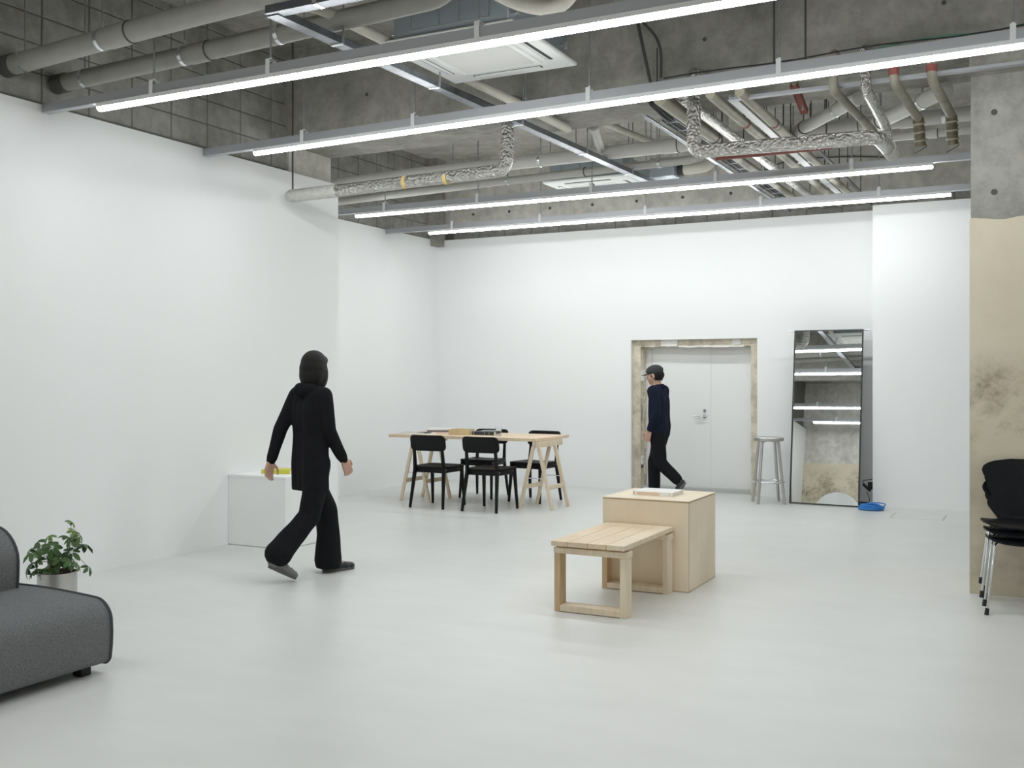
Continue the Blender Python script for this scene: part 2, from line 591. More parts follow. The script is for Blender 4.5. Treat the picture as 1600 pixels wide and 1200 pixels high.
wbl = struct('wall_left_blockwork', box(BM(), -6.4, -6.205, YF, 7.5, 3.2, CZ), 'mortar', 'concrete block wall above the left lining')
for i in range(-3, 6):
    for j in range(-1, 5):
        add_block(wbl, ME_BX, (-6.205, 5.494 + 0.4 * i, 3.62 + 0.2 * j))
wbr = struct('wall_recess_blockwork', box(BM(), -7.75, -7.505, 8.0, 12.5, 3.2, CZ), 'mortar', 'concrete block wall above the recess')
for i in range(-5, 4):
    for j in range(-1, 5):
        add_block(wbr, ME_BX, (-7.505, 10.63 + 0.4 * i, 3.6 + 0.2 * j))
wbb = struct('wall_back_blockwork', box(BM(), -7.6, XR, 12.375, 12.5, 3.2, 3.56), 'mortar', 'concrete block course under the back beam')
for i in range(0, 17):
    add_block(wbb, ME_BY, (-7.08 + 0.4 * i, 12.375, 3.40))
struct('wall_back_upper', box(BM(), -7.6, XR, 12.6, 12.7, 0, CZ), 'concrete_pale', 'concrete wall behind the back lining')
struct('wall_recess_end', box(BM(), -7.7, -6.4, 8.0, 8.14, 3.0, CZ), 'concrete', 'concrete wall end above the recess')

def tie_holes(parent, pts, axis='y', r=0.016):
    for p in pts:
        b = BM()
        d = Vector((0, 1, 0)) if axis == 'y' else Vector((1, 0, 0))
        if axis == 'y':
            cyl(b, Vector(p) - d * 0.003, Vector(p) + d * 0.02, r, n=12)
        else:
            cyl(b, Vector(p) - d * 0.02, Vector(p) + d * 0.003, r, n=12)
        obj('form_tie_hole', b, 'hole', parent)

beam = struct('ceiling_beam', box(BM(), -6.75, XR, 7.5, 8.13, 3.54, CZ), 'concrete', 'deep concrete beam crossing the ceiling')
# formwork joints standing slightly proud on the beam face
for x in (-5.35, -4.45, -3.55, -2.65, -1.75, -0.85):
    obj('formwork_fin', box(BM(), x - 0.004, x + 0.004, 7.497, 7.5, 3.54, CZ), 'concrete', beam, smooth=False)
tie_holes(beam, [(-5.3, 7.5, 3.90), (-2.25, 7.5, 3.93), (-0.6, 7.5, 3.93)])
struct('ceiling_beam_near', box(BM(), -6.75, XR, 2.95, 3.55, 3.54, CZ), 'concrete', 'concrete beam over the sofa, parallel to the deep one')
cl = struct('trim_column', box(BM(), -6.75, -6.17, 7.5, 8.13, 3.2, 3.54), 'concrete_pale', 'concrete column head above the left lining')
bb = struct('ceiling_beam_back', box(BM(), -7.6, XR, 12.25, 12.6, 3.5, CZ), 'concrete_pale', 'concrete edge beam over the back wall')  # bounce light of the far bay is in the beam's colour
for x in (-6.1, -4.9, -3.7, -2.5, -1.3):
    obj('formwork_fin', box(BM(), x - 0.004, x + 0.004, 12.247, 12.25, 3.5, CZ), 'concrete_pale', bb, smooth=False)
tie_holes(bb, [(x, 12.25, 3.62) for x in (-6.9, -6.35, -5.75, -5.15, -4.55, -3.95, -3.35, -2.75, -2.15)], r=0.02)
struct('trim_corner_post', box(BM(), -7.6, -7.34, 12.03, 12.25, 3.2, CZ), 'concrete', 'dark concrete corner post above the lining')

# ---- free-standing pillar: bare concrete above, stained plaster below
pil = struct('wall_pillar', box(BM(), -0.43, 0.62, 7.42, 8.12, 0, 3.54), 'concrete_pillar', 'concrete pillar at the right edge')
b = BM()
nx, nz = 30, 68
grid = []
for i in range(nx + 1):
    row = []
    for k in range(nz + 1):
        x = -0.434 + 1.054 * i / nx
        z = 2.455 * k / nz
        edge = 1.0 if k == nz else 0.0
        z2 = z + edge * (0.035 * noise.noise(Vector((x * 6, 1, 0))) - 0.01)
        row.append(b.verts.new((x, 7.385 + 0.004 * noise.noise(Vector((x * 5, z * 5, 3))), max(0, z2))))
    grid.append(row)
for i in range(nx):
    for k in range(nz):
        b.faces.new((grid[i][k], grid[i + 1][k], grid[i + 1][k + 1], grid[i][k + 1]))
box(b, -0.434, 0.62, 7.392, 7.43, 0, 2.43)
obj('plaster_coat', b, 'plaster', pil, smooth=True)
obj('plaster_coat', box(BM(), -0.436, -0.43, 7.4, 8.12, 0, 2.44), 'plaster', pil, smooth=False)
obj('pillar_head', box(BM(), -0.43, XR, 7.26, 7.42, 3.385, 3.54), 'concrete', pil, smooth=False)
tie_holes(pil, [(-0.29, 7.42, 3.14), (-0.29, 7.42, 2.62), (-0.02, 7.42, 3.03), (0.01, 7.42, 2.93)], r=0.02)
b = BM()   # dark repair patch
b2 = [(-0.17, 2.82), (-0.10, 2.80), (0.0, 2.82), (0.07, 2.84), (0.09, 2.87), (0.0, 2.87), (-0.08, 2.865), (-0.15, 2.86)]
prism(b, b2, 7.417, 7.423)
obj('repair_patch', b, 'concrete', pil, smooth=False)

# ---- doorway: broken-out concrete surround and the steel door behind it
def rough_box(bm, x0, x1, y0, y1, z0, z1, step=0.035, amp=0.012, seed=0):
    n = [max(1, round((b_ - a_) / step)) for a_, b_ in ((x0, x1), (y0, y1), (z0, z1))]
    start = len(bm.verts)
    lo, hi = (x0, y0, z0), (x1, y1, z1)
    cache = {}
    def V(i, j, k):
        key = (i, j, k)
        if key not in cache:
            p = Vector([lo[a] + (hi[a] - lo[a]) * q / n[a] for a, q in enumerate(key)])
            d = noise.noise_vector(p * 14 + Vector((seed, 0, 0))) * amp + noise.noise_vector(p * 45 + Vector((0, seed, 0))) * amp * 0.6
            cache[key] = bm.verts.new(p + d)
        return cache[key]
    for a in range(3):
        b_, c_ = (a + 1) % 3, (a + 2) % 3
        for end in (0, n[a]):
            for i in range(n[b_]):
                for j in range(n[c_]):
                    q = []
                    for di, dj in ((0, 0), (1, 0), (1, 1), (0, 1)):
                        k = [0, 0, 0]
                        k[a], k[b_], k[c_] = end, i + di, j + dj
                        q.append(V(*k))
                    bm.faces.new(q)
    return bm
sur = struct('trim_1', rough_box(BM(), -4.72, -4.51, 12.285, 12.46, 0, 1.95, amp=0.003, seed=2), 'rough_concrete', 'broken concrete surround of the doorway')
obj('jamb', rough_box(BM(), -4.545, -4.50, 12.33, 12.455, 0, 1.79, 0.03, 0.022, 5), 'rough_concrete', sur, smooth=False)
obj('jamb', rough_box(BM(), -3.115, -2.95, 12.285, 12.46, 0, 1.95, 0.05, 0.006, 9), 'rough_concrete', sur, smooth=False)
obj('lintel', rough_box(BM(), -4.55, -3.0, 12.285, 12.46, 1.785, 1.95, 0.03, 0.011, 12), 'rough_concrete', sur, smooth=False)
obj('plaster_patch', rough_box(BM(), -4.24, -4.03, 12.272, 12.30, 1.79, 1.875, 0.02, 0.006, 21), 'chipped_white', sur, smooth=False)
obj('plaster_patch', rough_box(BM(), -3.34, -3.24, 12.274, 12.30, 1.80, 1.872, 0.02, 0.008, 24), 'chipped_white', sur, smooth=False)
obj('plaster_patch', rough_box(BM(), -4.0, -3.2, 12.278, 12.305, 1.776, 1.796, 0.018, 0.008, 25), 'chipped_white', sur, smooth=False)
obj('plaster_patch', rough_box(BM(), -4.56, -4.49, 12.30, 12.37, 1.36, 1.50, 0.02, 0.016, 31), 'chipped_white', sur, smooth=False)
obj('plaster_patch', rough_box(BM(), -4.56, -4.5, 12.30, 12.36, 0.30, 0.42, 0.02, 0.014, 33), 'chipped_white', sur, smooth=False)
obj('plaster_patch', rough_box(BM(), -4.55, -4.5, 12.30, 12.35, 0.86, 1.08, 0.02, 0.010, 35), 'concrete', sur, smooth=False)
obj('break_hole', box(BM(), -4.515, -4.485, 12.30, 12.325, 0.27, 0.31), 'hole', sur, smooth=False)

dr = thing('door_1', 'white steel double door behind the broken surround', None, (-3.8, 12.46, 0), kind='structure')
obj('door_leaf', box(BM(), -4.42, -3.683, 12.46, 12.50, 0.03, 1.86, 0.003, 1), 'door_white', dr)
leaf2 = obj('door_leaf', box(BM(), -3.677, -3.0, 12.463, 12.503, 0.03, 1.86, 0.003, 1), 'door_white', dr)
obj('door_frame', box(BM(), -4.6, -4.425, 12.465, 12.52, 0, 1.95), 'door_white', dr)
obj('astragal', box(BM(), -3.695, -3.66, 12.455, 12.463, 0.03, 1.80), 'door_white', dr)
obj('threshold', box(BM(), -4.51, -3.10, 12.34, 12.47, 0, 0.045), 'door_grey', dr)
b = BM()
cyl(b, (-3.735, 12.455, 0.925), (-3.735, 12.46, 0.925), 0.024, n=18)
cyl(b, (-3.735, 12.41, 0.925), (-3.735, 12.46, 0.925), 0.011)
tube(b, fillet([(-3.735, 12.41, 0.925), (-3.80, 12.405, 0.925), (-3.87, 12.41, 0.925)], 0.02), 0.010)
obj('lever_handle', b, 'bright_steel', dr)
b = BM()
cyl(b, (-3.735, 12.452, 0.995), (-3.735, 12.46, 0.995), 0.019, n=18)
cyl(b, (-3.735, 12.449, 0.995), (-3.735, 12.453, 0.995), 0.010, n=12)
obj('lock_cylinder', b, 'galvanised', dr)

# ================================================================== CEILING SERVICES
def rod(parent, x, y, z0, z1=CZ, r=0.005, m='galvanised', name='hanger_rod'):
    return obj(name, cyl(BM(), (x, y, z0), (x, y, z1), r, n=8), m, parent)

# ---- LED strip lights on suspended rails
def strip(label, Y, rail, lamp, rods, z0=3.187, tilt=0.0, xref=0.0, endcap=True):
    zt = lambda x: z0 + tilt * (x - xref)
    t = thing('strip_light', label, 'ceiling light', ((rail[0] + rail[1]) / 2, Y, zt((rail[0] + rail[1]) / 2)), group='suspended strip lights')
    # rail: open C channel with two lips
    b = BM()
    a0, a1 = Vector((rail[0], Y, zt(rail[0]))), Vector((rail[1], Y, zt(rail[1])))
    up = Vector((0, 0, 1))
    bar(b, a0 + up * 0.050, a1 + up * 0.050, 0.050, 0.004)
    for s in (-1, 1):
        o_ = Vector((0, s * 0.0235, 0))
        bar(b, a0 + up * 0.079 + o_, a1 + up * 0.079 + o_, 0.003, 0.056)
        o_ = Vector((0, s * 0.019, 0))
        bar(b, a0 + up * 0.107 + o_, a1 + up * 0.107 + o_, 0.010, 0.003)
        o_ = Vector((0, s * 0.027, 0))
        bar(b, a0 + up * 0.0505 + o_, a1 + up * 0.0505 + o_, 0.006, 0.005)
    obj('mounting_rail', b, 'rail_grey', t, smooth=False)
    # lamps: white housing and glowing lens, several lengths butted together
    n = max(1, round((lamp[1] - lamp[0]) / 1.2))
    for k in range(n):
        xa = lamp[0] + (lamp[1] - lamp[0]) * k / n + (0.001 if k else 0)
        xb = lamp[0] + (lamp[1] - lamp[0]) * (k + 1) / n - (0.001 if k < n - 1 else 0)
        b = BM()
        rr, A = 0.030, R_(80)
        ring = []
        m_ = 6
        for x in (xa, xb):
            ring.append([b.verts.new((x, Y + rr * math.sin(-A + 2 * A * i / m_), zt(x) + 0.028 - rr * math.cos(-A + 2 * A * i / m_))) for i in range(m_ + 1)])
        for i in range(m_):
            b.faces.new((ring[0][i], ring[0][i + 1], ring[1][i + 1], ring[1][i]))
        b.faces.new(ring[0][::-1])
        b.faces.new(ring[1])
        lens = obj('led_tube', b, 'led', t)
        b = BM()
        bar(b, (xa, Y, zt(xa) + 0.036), (xb, Y, zt(xb) + 0.036), 0.062, 0.026)
        obj('housing', b, 'white_metal', lens, smooth=False)
    for x in rods:
        b = BM()
        z = zt(x)
        bar(b, (x - 0.016, Y - 0.029, z + 0.088), (x + 0.016, Y - 0.029, z + 0.088), 0.003, 0.10)
        bar(b, (x - 0.016, Y + 0.029, z + 0.088), (x + 0.016, Y + 0.029, z + 0.088), 0.003, 0.10)
        bar(b, (x - 0.016, Y, z + 0.138), (x + 0.016, Y, z + 0.138), 0.060, 0.003)
        cyl(b, (x, Y, z + 0.138), (x, Y, z + 0.152), 0.010, n=6)
        h = obj('hanger_bracket', b, 'white_metal', t, smooth=False)
        obj('hanger_rod', cyl(BM(), (x, Y, z + 0.13), (x, Y, CZ), 0.0055, n=8), 'galvanised', t)
    if endcap:
        x = rail[0]
        obj('end_plate', box(BM(), x, x + 0.012, Y - 0.032, Y + 0.032, zt(x) + 0.045, zt(x) + 0.112, 0.004), 'galvanised', t)
    return t

strip('long LED strip light nearest the camera, ending under the two grey drain pipes', 4.87, (-6.128, 1.4), (-5.6, 0.4), (-5.104, -4.143, -2.706, -1.45, -0.15, 1.0))
strip('long LED strip light hung in front of the deep concrete beam, second from the camera', 6.4, (-6.128, 1.4), (-5.6, 0.4), (-5.114, -4.097, -2.712, -1.447, -0.155, 1.0), 3.183, 0.0105, -5.6)
strip('LED strip light beyond the beam, passing just under the far ceiling cassette', 9.45, (-7.44, -0.1), (-6.816, -0.844), (-6.432, -5.266, -3.977, -2.723, -1.505, -0.5))
strip('LED strip light closest to the back wall, farthest of the four', 10.98, (-7.44, -0.1), (-6.81, -0.815), (-6.473, -5.275, -3.969, -2.676, -1.484, -0.5))

strip('LED strip light over the sofa, third from the top in the tall mirror', 1.95, (-6.128, 1.4), (-5.6, -1.0), (-5.1, -4.1, -2.7, -1.45, -0.15, 1.0))
strip('LED strip light above the camera, lowest of those seen in the tall mirror', 0.42, (-6.128, 1.4), (-5.6, -4.0), (-5.1, -4.1, -2.7, -1.45, -0.15, 1.0))

# ---- pipes
def collar(parent, p, d, r, w=0.016, m='pvc_dark', name='joint_ring'):
    p, d = Vector(p), Vector(d).normalized()
    return obj(name, cyl(BM(), p - d * w / 2, p + d * w / 2, r, n=20), m, parent)

def clamp(parent, p, d, r, top=CZ, m='bright_steel'):
    p, d = Vector(p), Vector(d).normalized()
    b = BM()
    cyl(b, p - d * 0.014, p + d * 0.014, r + 0.004, n=20)
    cyl(b, p + Vector((0, 0, r)), p + Vector((0, 0, r + 0.045)), 0.008, n=8)
    c = obj('pipe_clamp', b, m, parent)
    rod(parent, p.x, p.y, p.z + r + 0.04, top)
    return c

def drain(label, pts, r, coup, clamps, endm='pvc_dark', cat='pipe', m='pvc'):
    p0 = Vector(pts[0])
    t = thing('drain_pipe', label, cat, tuple(p0))
    obj('pipe', tube(BM(), fillet(pts, 0.12), r, 22), m, t)
    a, b_ = Vector(pts[0]), Vector(pts[-1])
    def at(x):
        for q, s in zip(pts, pts[1:]):
            q, s = Vector(q), Vector(s)
            if min(q.x, s.x) - 1e-6 <= x <= max(q.x, s.x) + 1e-6:
                return q + (s - q) * ((x - q.x) / (s.x - q.x)), (s - q)
        return a, b_ - a
    for x0, x1 in coup:
        p, d = at(x0)
        q, _ = at(x1)
        c = obj('coupling', cyl(BM(), p, q, r + 0.006, n=22), m, t)
        collar(t, q + d.normalized() * 0.004, d, r + 0.007, 0.008)
    for x in clamps:
        p, d = at(x)
        clamp(t, p, d, r)
    return t

d1 = drain('thick grey drain pipe nearest the camera, running into the block wall', [(-6.2, 4.61, 3.496), (-4.83, 4.60, 3.557), (1.5, 4.60, 3.79)], 0.066, [(-5.20, -5.02)], [-5.27, -6.0, -2.2])
collar(d1, (-6.15, 4.61, 3.498), (1, 0, 0.04), 0.074, 0.09)
d2 = drain('grey drain pipe behind the nearest one, just above the first strip light', [(-6.2, 5.0, 3.473), (-4.765, 5.026, 3.52), (-3.44, 5.03, 3.56), (-3.0, 5.03, 3.575), (-2.7, 5.0, 4.2)], 0.060, [(-4.93, -4.78)], [-4.99, -5.9, -4.2])
collar(d2, (-6.13, 5.0, 3.475), (1, 0, 0.03), 0.068, 0.11)

# galvanised raceway: an L of channel with clips
tr = thing('cable_raceway', 'galvanised steel cable channel bent in an L, crossing between the ceiling lights', 'cable tray', (-3.76, 4.46, 3.42))
def channel(bm, p0, p1, w=0.062, h=0.045):
    p0, p1 = Vector(p0), Vector(p1)
    d, s, u = frame_of(p1 - p0)
    bar(bm, p0 - u * h / 2, p1 - u * h / 2, w, 0.003)
    for k in (-1, 1):
        bar(bm, p0 + s * (k * w / 2), p1 + s * (k * w / 2), 0.003, h)
        bar(bm, p0 + s * (k * (w / 2 - 0.008)) + u * h / 2, p1 + s * (k * (w / 2 - 0.008)) + u * h / 2, 0.016, 0.003)
        bar(bm, p0 + s * (k * (w / 2 + 0.004)) - u * h / 2, p1 + s * (k * (w / 2 + 0.004)) - u * h / 2, 0.010, 0.004)
    return bm
b = channel(BM(), (-3.764, 4.435, 3.42), (-3.59, 10.3, 3.42))
obj('channel', b, 'raceway_steel', tr, smooth=False)
obj('channel', channel(BM(), (-3.79, 4.44, 3.425), (1.2, 4.44, 3.425)), 'raceway_steel', tr, smooth=False)
for y in (5.0, 6.05, 7.25, 8.45, 9.5):
    x = -3.764 + 0.174 * (y - 4.435) / 5.865
    b = BM()
    bar(b, (x - 0.042, y, 3.42), (x + 0.042, y, 3.42), 0.03, 0.056)
    c = obj('clip', b, 'bright_steel', tr, smooth=False)
    rod(tr, x + 0.046, y, 3.40, 3.54 if 7.5 < y < 8.13 else CZ, 0.006)
for x in (-3.45, -2.2):
    obj('clip', bar(BM(), (x, 4.40, 3.425), (x, 4.48, 3.425), 0.03, 0.056), 'bright_steel', tr, smooth=False)
    rod(tr, x + 0.02, 4.486, 3.41, CZ, 0.006)
obj('cable', tube(BM(), [(-3.77, 4.6, 3.447), (-3.745, 5.2, 3.452), (-3.73, 5.8, 3.446), (-3.70, 6.6, 3.455), (-3.67, 7.3, 3.45)], 0.012, 8), 'cable_black', tr)

# beige insulated line with a capped end
bp = thing('insulated_line', 'beige insulated pipe sagging past the large ceiling cassette, capped under the beam', 'pipe', (-3.6, 6.5, 3.5))
obj('pipe', tube(BM(), fillet([(-4.2, 4.75, 3.70), (-3.78, 4.85, 3.585), (-3.72, 5.4, 3.55), (-3.66, 6.5, 3.545), (-3.56, 7.2, 3.495), (-3.535, 7.85, 3.485)], 0.3, 8), 0.034, 14), 'beige_pipe', bp)
obj('end_cap', ball(BM(), (-3.535, 7.86, 3.485), (0.036, 0.05, 0.036), 12), 'beige_pipe', bp)
clamp(bp, (-3.565, 7.15, 3.50), (0, 1, 0), 0.034)
hs = thing('drain_hose', 'cream bent hose looping beside the large ceiling cassette at the top edge', 'hose', (-2.5, 5.2, 3.5))
obj('hose', tube(BM(), fillet([(-2.95, 5.25, 3.72), (-2.62, 5.22, 3.52), (-2.36, 5.18, 3.44), (-2.22, 5.15, 3.62), (-2.2, 5.12, 4.38)], 0.12, 8), 0.047, 16), 'beige_pipe', hs)

# ---- ceiling cassette air conditioners
def cassette(label, x0, x1, y0, y1, z, h=0.27):
    cx, cy = (x0 + x1) / 2, (y0 + y1) / 2
    t = thing('ceiling_cassette', label, 'air conditioner', (cx, cy, z))
    b = BM()
    box(b, x0, x1, y0, y1, z, z + 0.032, 0.014, 3)
    obj('panel', b, 'unit_white', t)
    b = BM()
    box(b, cx - 0.30, cx + 0.30, cy - 0.30, cy + 0.30, z - 0.008, z + 0.004, 0.004, 1)
    g = obj('intake_grille', b, 'unit_white', t)
    obj('filter_mesh', box(BM(), cx - 0.26, cx + 0.26, cy - 0.26, cy + 0.26, z - 0.0095, z - 0.006), 'unit_grille', g, smooth=False)
    w = 0.26
    for sx, sy in ((1, 0), (-1, 0), (0, 1), (0, -1)):
        c = Vector((cx + sx * 0.372, cy + sy * 0.372, z))
        b, v = BM(), BM()
        if sx:
            box(b, c.x - 0.022, c.x + 0.022, c.y - w, c.y + w, z - 0.0012, z + 0.004)
            bar(v, (c.x - sx * 0.006, c.y - w + 0.01, z - 0.004), (c.x - sx * 0.006, c.y + w - 0.01, z - 0.004), 0.022, 0.004, up=(sx * 0.35, 0, 1))
        else:
            box(b, c.x - w, c.x + w, c.y - 0.022, c.y + 0.022, z - 0.0012, z + 0.004)
            bar(v, (c.x - w + 0.01, c.y - sy * 0.006, z - 0.004), (c.x + w - 0.01, c.y - sy * 0.006, z - 0.004), 0.022, 0.004, up=(0, sy * 0.35, 1))
        s = obj('air_slot', b, 'slot_dark', t, smooth=False)
        obj('louvre', v, 'unit_white', s, smooth=False)
    b = BM()
    box(b, cx - 0.41, cx + 0.41, cy - 0.41, cy + 0.41, z + 0.032, z + h, 0.006, 1)
    bd = obj('body', b, 'unit_blue', t)
    for yy in (cy - 0.412, cy + 0.412):
        b = BM()
        for xx in (-0.28, -0.07, 0.07, 0.28):
            box(b, cx + xx - 0.003, cx + xx + 0.003, yy - 0.004, yy + 0.004, z + 0.09, z + h - 0.05)
        for zz in (z + 0.09, z + h - 0.05):
            box(b, cx - 0.283, cx + 0.283, yy - 0.004, yy + 0.004, zz - 0.003, zz + 0.003)
        obj('pressed_rib', b, 'bright_steel', bd, smooth=False)
    for sx in (-1, 1):
        for sy in (-1, 1):
            x, y = cx + sx * 0.455, cy + sy * 0.34
            b = BM()
            box(b, min(x, cx + sx * 0.40), max(x, cx + sx * 0.40), y - 0.02, y + 0.02, z + 0.10, z + 0.104)
            cyl(b, (x - sx * 0.012, y, z + 0.085), (x - sx * 0.012, y, z + 0.125), 0.014, n=6)
            obj('hanger_lug', b, 'bright_steel', t, smooth=False)
            rod(t, x - sx * 0.012, y, z + 0.08, CZ, 0.006)
    return t
cassette('white ceiling cassette air conditioner hanging large between the first two strip lights', -3.73, -2.78, 5.41, 6.36, 3.5)
cassette('white ceiling cassette air conditioner far off above the third strip light', -4.71, -3.76, 9.84, 10.79, 3.45, 0.25)
# flexible duct box beside the far unit
fd = thing('duct_box', 'small grey duct box with a flexible hose beside the far ceiling cassette', 'duct', (-3.45, 10.3, 3.45))
obj('box', box(BM(), -3.62, -3.36, 10.12, 10.45, 3.47, 3.66, 0.006, 1), 'unit_blue', fd)
obj('flexible_hose', tube(BM(), fillet([(-3.36, 10.28, 3.55), (-3.2, 10.28, 3.55), (-3.05, 10.35, 3.58), (-2.95, 10.5, 3.9), (-2.95, 10.5, 4.38)], 0.12), 0.055, 14), 'beige_pipe', fd)
obj('spigot', cyl(BM(), (-3.37, 10.28, 3.55), (-3.30, 10.28, 3.55), 0.062, n=18), 'slot_dark', fd)
for x in (-3.6, -3.38):
    rod(fd, x, 10.3, 3.65)

# ---- foil-wrapped pipe run at the left, with a riser
f1 = thing('foil_pipe', 'foil wrapped pipe ending over the left wall corner, rising beside the second light', 'pipe', (-4.9, 7.3, 3.05))
obj('pipe', tube(BM(), fillet([(-5.50, 7.3, 3.035), (-3.805, 7.3, 3.066), (-3.80, 7.3, 3.62), (-3.80, 7.50, 3.64)], 0.11, 8), 0.053, 18), 'foil', f1)
obj('cloth_sleeve', tube(BM(), [(-6.02, 7.3, 3.028), (-5.98, 7.3, 3.029), (-5.75, 7.3, 3.032), (-5.47, 7.3, 3.036)], lambda t: 0.038 if t < 0.05 else 0.057, 18), 'cloth_wrap', f1)
for x in (-4.78, -4.38):
    obj('tape_band', cyl(BM(), (x, 7.3, 3.048), (x + 0.035, 7.3, 3.0487), 0.0545, n=18), 'yellow_tape', f1)
obj('hanger_rod', cyl(BM(), (-5.96, 7.3, 3.08), (-5.96, 7.3, CZ), 0.008, n=8), 'rod_dark', f1)

f2 = thing('foil_pipe', 'foil wrapped pipe crossing below the pipe cluster at right, with riser and elbow', 'pipe', (-1.6, 7.25, 3.03))
obj('pipe', tube(BM(), fillet([(-2.255, 7.50, 3.64), (-2.255, 7.25, 3.62), (-2.255, 7.25, 3.045), (-0.99, 7.25, 3.02), (-0.97, 7.82, 3.02)], 0.075, 8), 0.05, 18), 'foil', f2)
obj('end_wrap', cyl(BM(), (-0.97, 7.62, 3.02), (-0.97, 7.86, 3.02), 0.054, n=18), 'cloth_wrap', f2)
sp = thing('support_angle', 'thin red brown steel angle just under the horizontal foil pipe at right', 'bracket', (-1.75, 8.0, 3.13))
b = BM()
bar(b, (-2.45, 8.5, 3.235), (-1.5, 8.5, 3.235), 0.03, 0.004)
bar(b, (-2.45, 8.485, 3.25), (-1.5, 8.485, 3.25), 0.004, 0.034)
obj('angle', b, 'red_oxide', sp, smooth=False)
for x in (-2.4, -1.55):
    rod(sp, x, 8.5, 3.23, CZ, 0.006, 'rod_dark')

# ---- pipes running to the back above the third and fourth lights
YE = 12.26
def run(name, label, x, r, m, y0=7.3, y1=YE, z=3.385, cat='pipe', dx=0.0, rings=()):
    t = thing(name, label, cat, (x, y0, z))
    obj('pipe', tube(BM(), [(x, y0, z), (x + dx / 2, (y0 + y1) / 2, z), (x + dx, y1, z)], r, 16), m, t)
    for y, mm in rings:
        collar(t, (x + dx * (y - y0) / (y1 - y0), y, z), (dx, y1 - y0, 0), r + 0.004, 0.03, mm)
    if y1 < 8.7:
        rod(t, x, 7.9, z, 3.54, 0.006, 'rod_dark')
    for y in (8.7, 10.2, 11.5):
        if y0 < y < y1:
            rod(t, x + dx * (y - y0) / (y1 - y0), y, z + r * 0.9, CZ, 0.005, 'rod_dark')
    return t
run('conduit', 'pale metal conduit leftmost in the row of pipes running to the back', -2.648, 0.016, 'galvanised', 7.3, YE, 3.36, 'conduit')
run('olive_pipe', 'olive brown pipe with a capped end behind the foil riser', -2.43, 0.052, 'olive_pipe', 7.02, 8.42, 3.40, rings=((8.36, 'brown_tape'),))
run('olive_pipe', 'olive brown pipe continuing to the back wall beside the cable ladder', -2.452, 0.034, 'olive_pipe', 8.75, YE, 3.385)
run('foil_pipe', 'crumpled foil pipe in the middle of the row running to the back', -2.27, 0.040, 'foil', 7.05, YE, 3.385)
run('red_ringed_pipe', 'grey brown pipe with a red ring left of the white channel', -2.075, 0.036, 'olive_pipe', 7.05, YE, 3.392, rings=((8.0, 'red_band'),))
run('red_ringed_pipe', 'grey brown pipe with a red ring right of the white channel', -1.875, 0.036, 'olive_pipe', 7.08, YE, 3.392, rings=((8.1, 'red_band'), (8.2, 'pvc')))
run('conduit', 'thin dark conduit rightmost in the row of pipes running to the back', -1.74, 0.016, 'pvc_dark', 8.9, YE, 3.38, 'conduit')
# ladder with black cables
ld = thing('cable_ladder', 'bundle of black cables on a narrow rack behind the second light', 'cables', (-2.57, 7.4, 3.4))
for i, dx in enumerate((-0.03, -0.012, 0.008, 0.028, 0.045)):
    zz = 3.415 + 0.008 * (i % 2)
    obj('cable', tube(BM(), fillet([(-2.60 + dx * 0.4, 7.49, 3.64), (-2.60 + dx, 7.32, 3.60), (-2.58 + dx, 7.28, 3.45), (-2.575 + dx, 7.6, zz), (-2.57 + dx, 9.5, zz), (-2.57 + dx, YE, zz)], 0.10, 6), 0.011, 8), 'cable_black', ld)
b = BM()
for s in (-0.045, 0.06):
    bar(b, (-2.575 + s, 7.6, 3.395), (-2.57 + s, YE, 3.395), 0.006, 0.02)
for k in range(16):
    bar(b, (-2.62, 7.7 + 0.29 * k, 3.39), (-2.51, 7.7 + 0.29 * k, 3.39), 0.02, 0.004)
obj('rack', b, 'galvanised', ld, smooth=False)
for y in (8.6, 10.4):
    rod(ld, -2.5, y, 3.39, CZ, 0.005, 'rod_dark')
# white strut frame: one leg across, one leg to the back
sf = thing('strut_frame', 'white steel channel bent at a right angle, running past the pillar and to the back', 'cable tray', (-1.98, 7.35, 3.4))
obj('channel', channel(BM(), (-1.965, 7.22, 3.395), (-1.975, YE, 3.41), 0.045, 0.03), 'white_metal', sf, smooth=False)
obj('channel', channel(BM(), (-1.98, 7.22, 3.382), (1.3, 7.21, 3.382), 0.034, 0.02), 'rail_grey', sf, smooth=False)
for x, y in ((-1.945, 8.75), (-1.945, 9.9), (-1.945, 11.4)):
    rod(sf, x, y, 3.40, CZ, 0.005, 'rod_dark')
for y in (9.7, 10.75):
    obj('clip', bar(BM(), (-2.04, y, 3.41), (-1.91, y, 3.41), 0.03, 0.045), 'bright_steel', sf, smooth=False)
# red oxide stub of angle iron
ro = thing('steel_stub', 'short red oxide steel channel stub hanging under the beam', 'bracket', (-1.58, 7.6, 3.4))
b = BM()
bar(b, (-1.60, 7.52, 3.50), (-1.575, 7.78, 3.36), 0.05, 0.006)
bar(b, (-1.622, 7.52, 3.515), (-1.597, 7.78, 3.375), 0.006, 0.04)
bar(b, (-1.578, 7.52, 3.515), (-1.553, 7.78, 3.375), 0.006, 0.04)
obj('stub', b, 'red_oxide', ro, smooth=False)
obj('bolt', cyl(BM(), (-1.575, 7.70, 3.37), (-1.575, 7.70, 3.54), 0.008, n=8), 'bright_steel', ro)

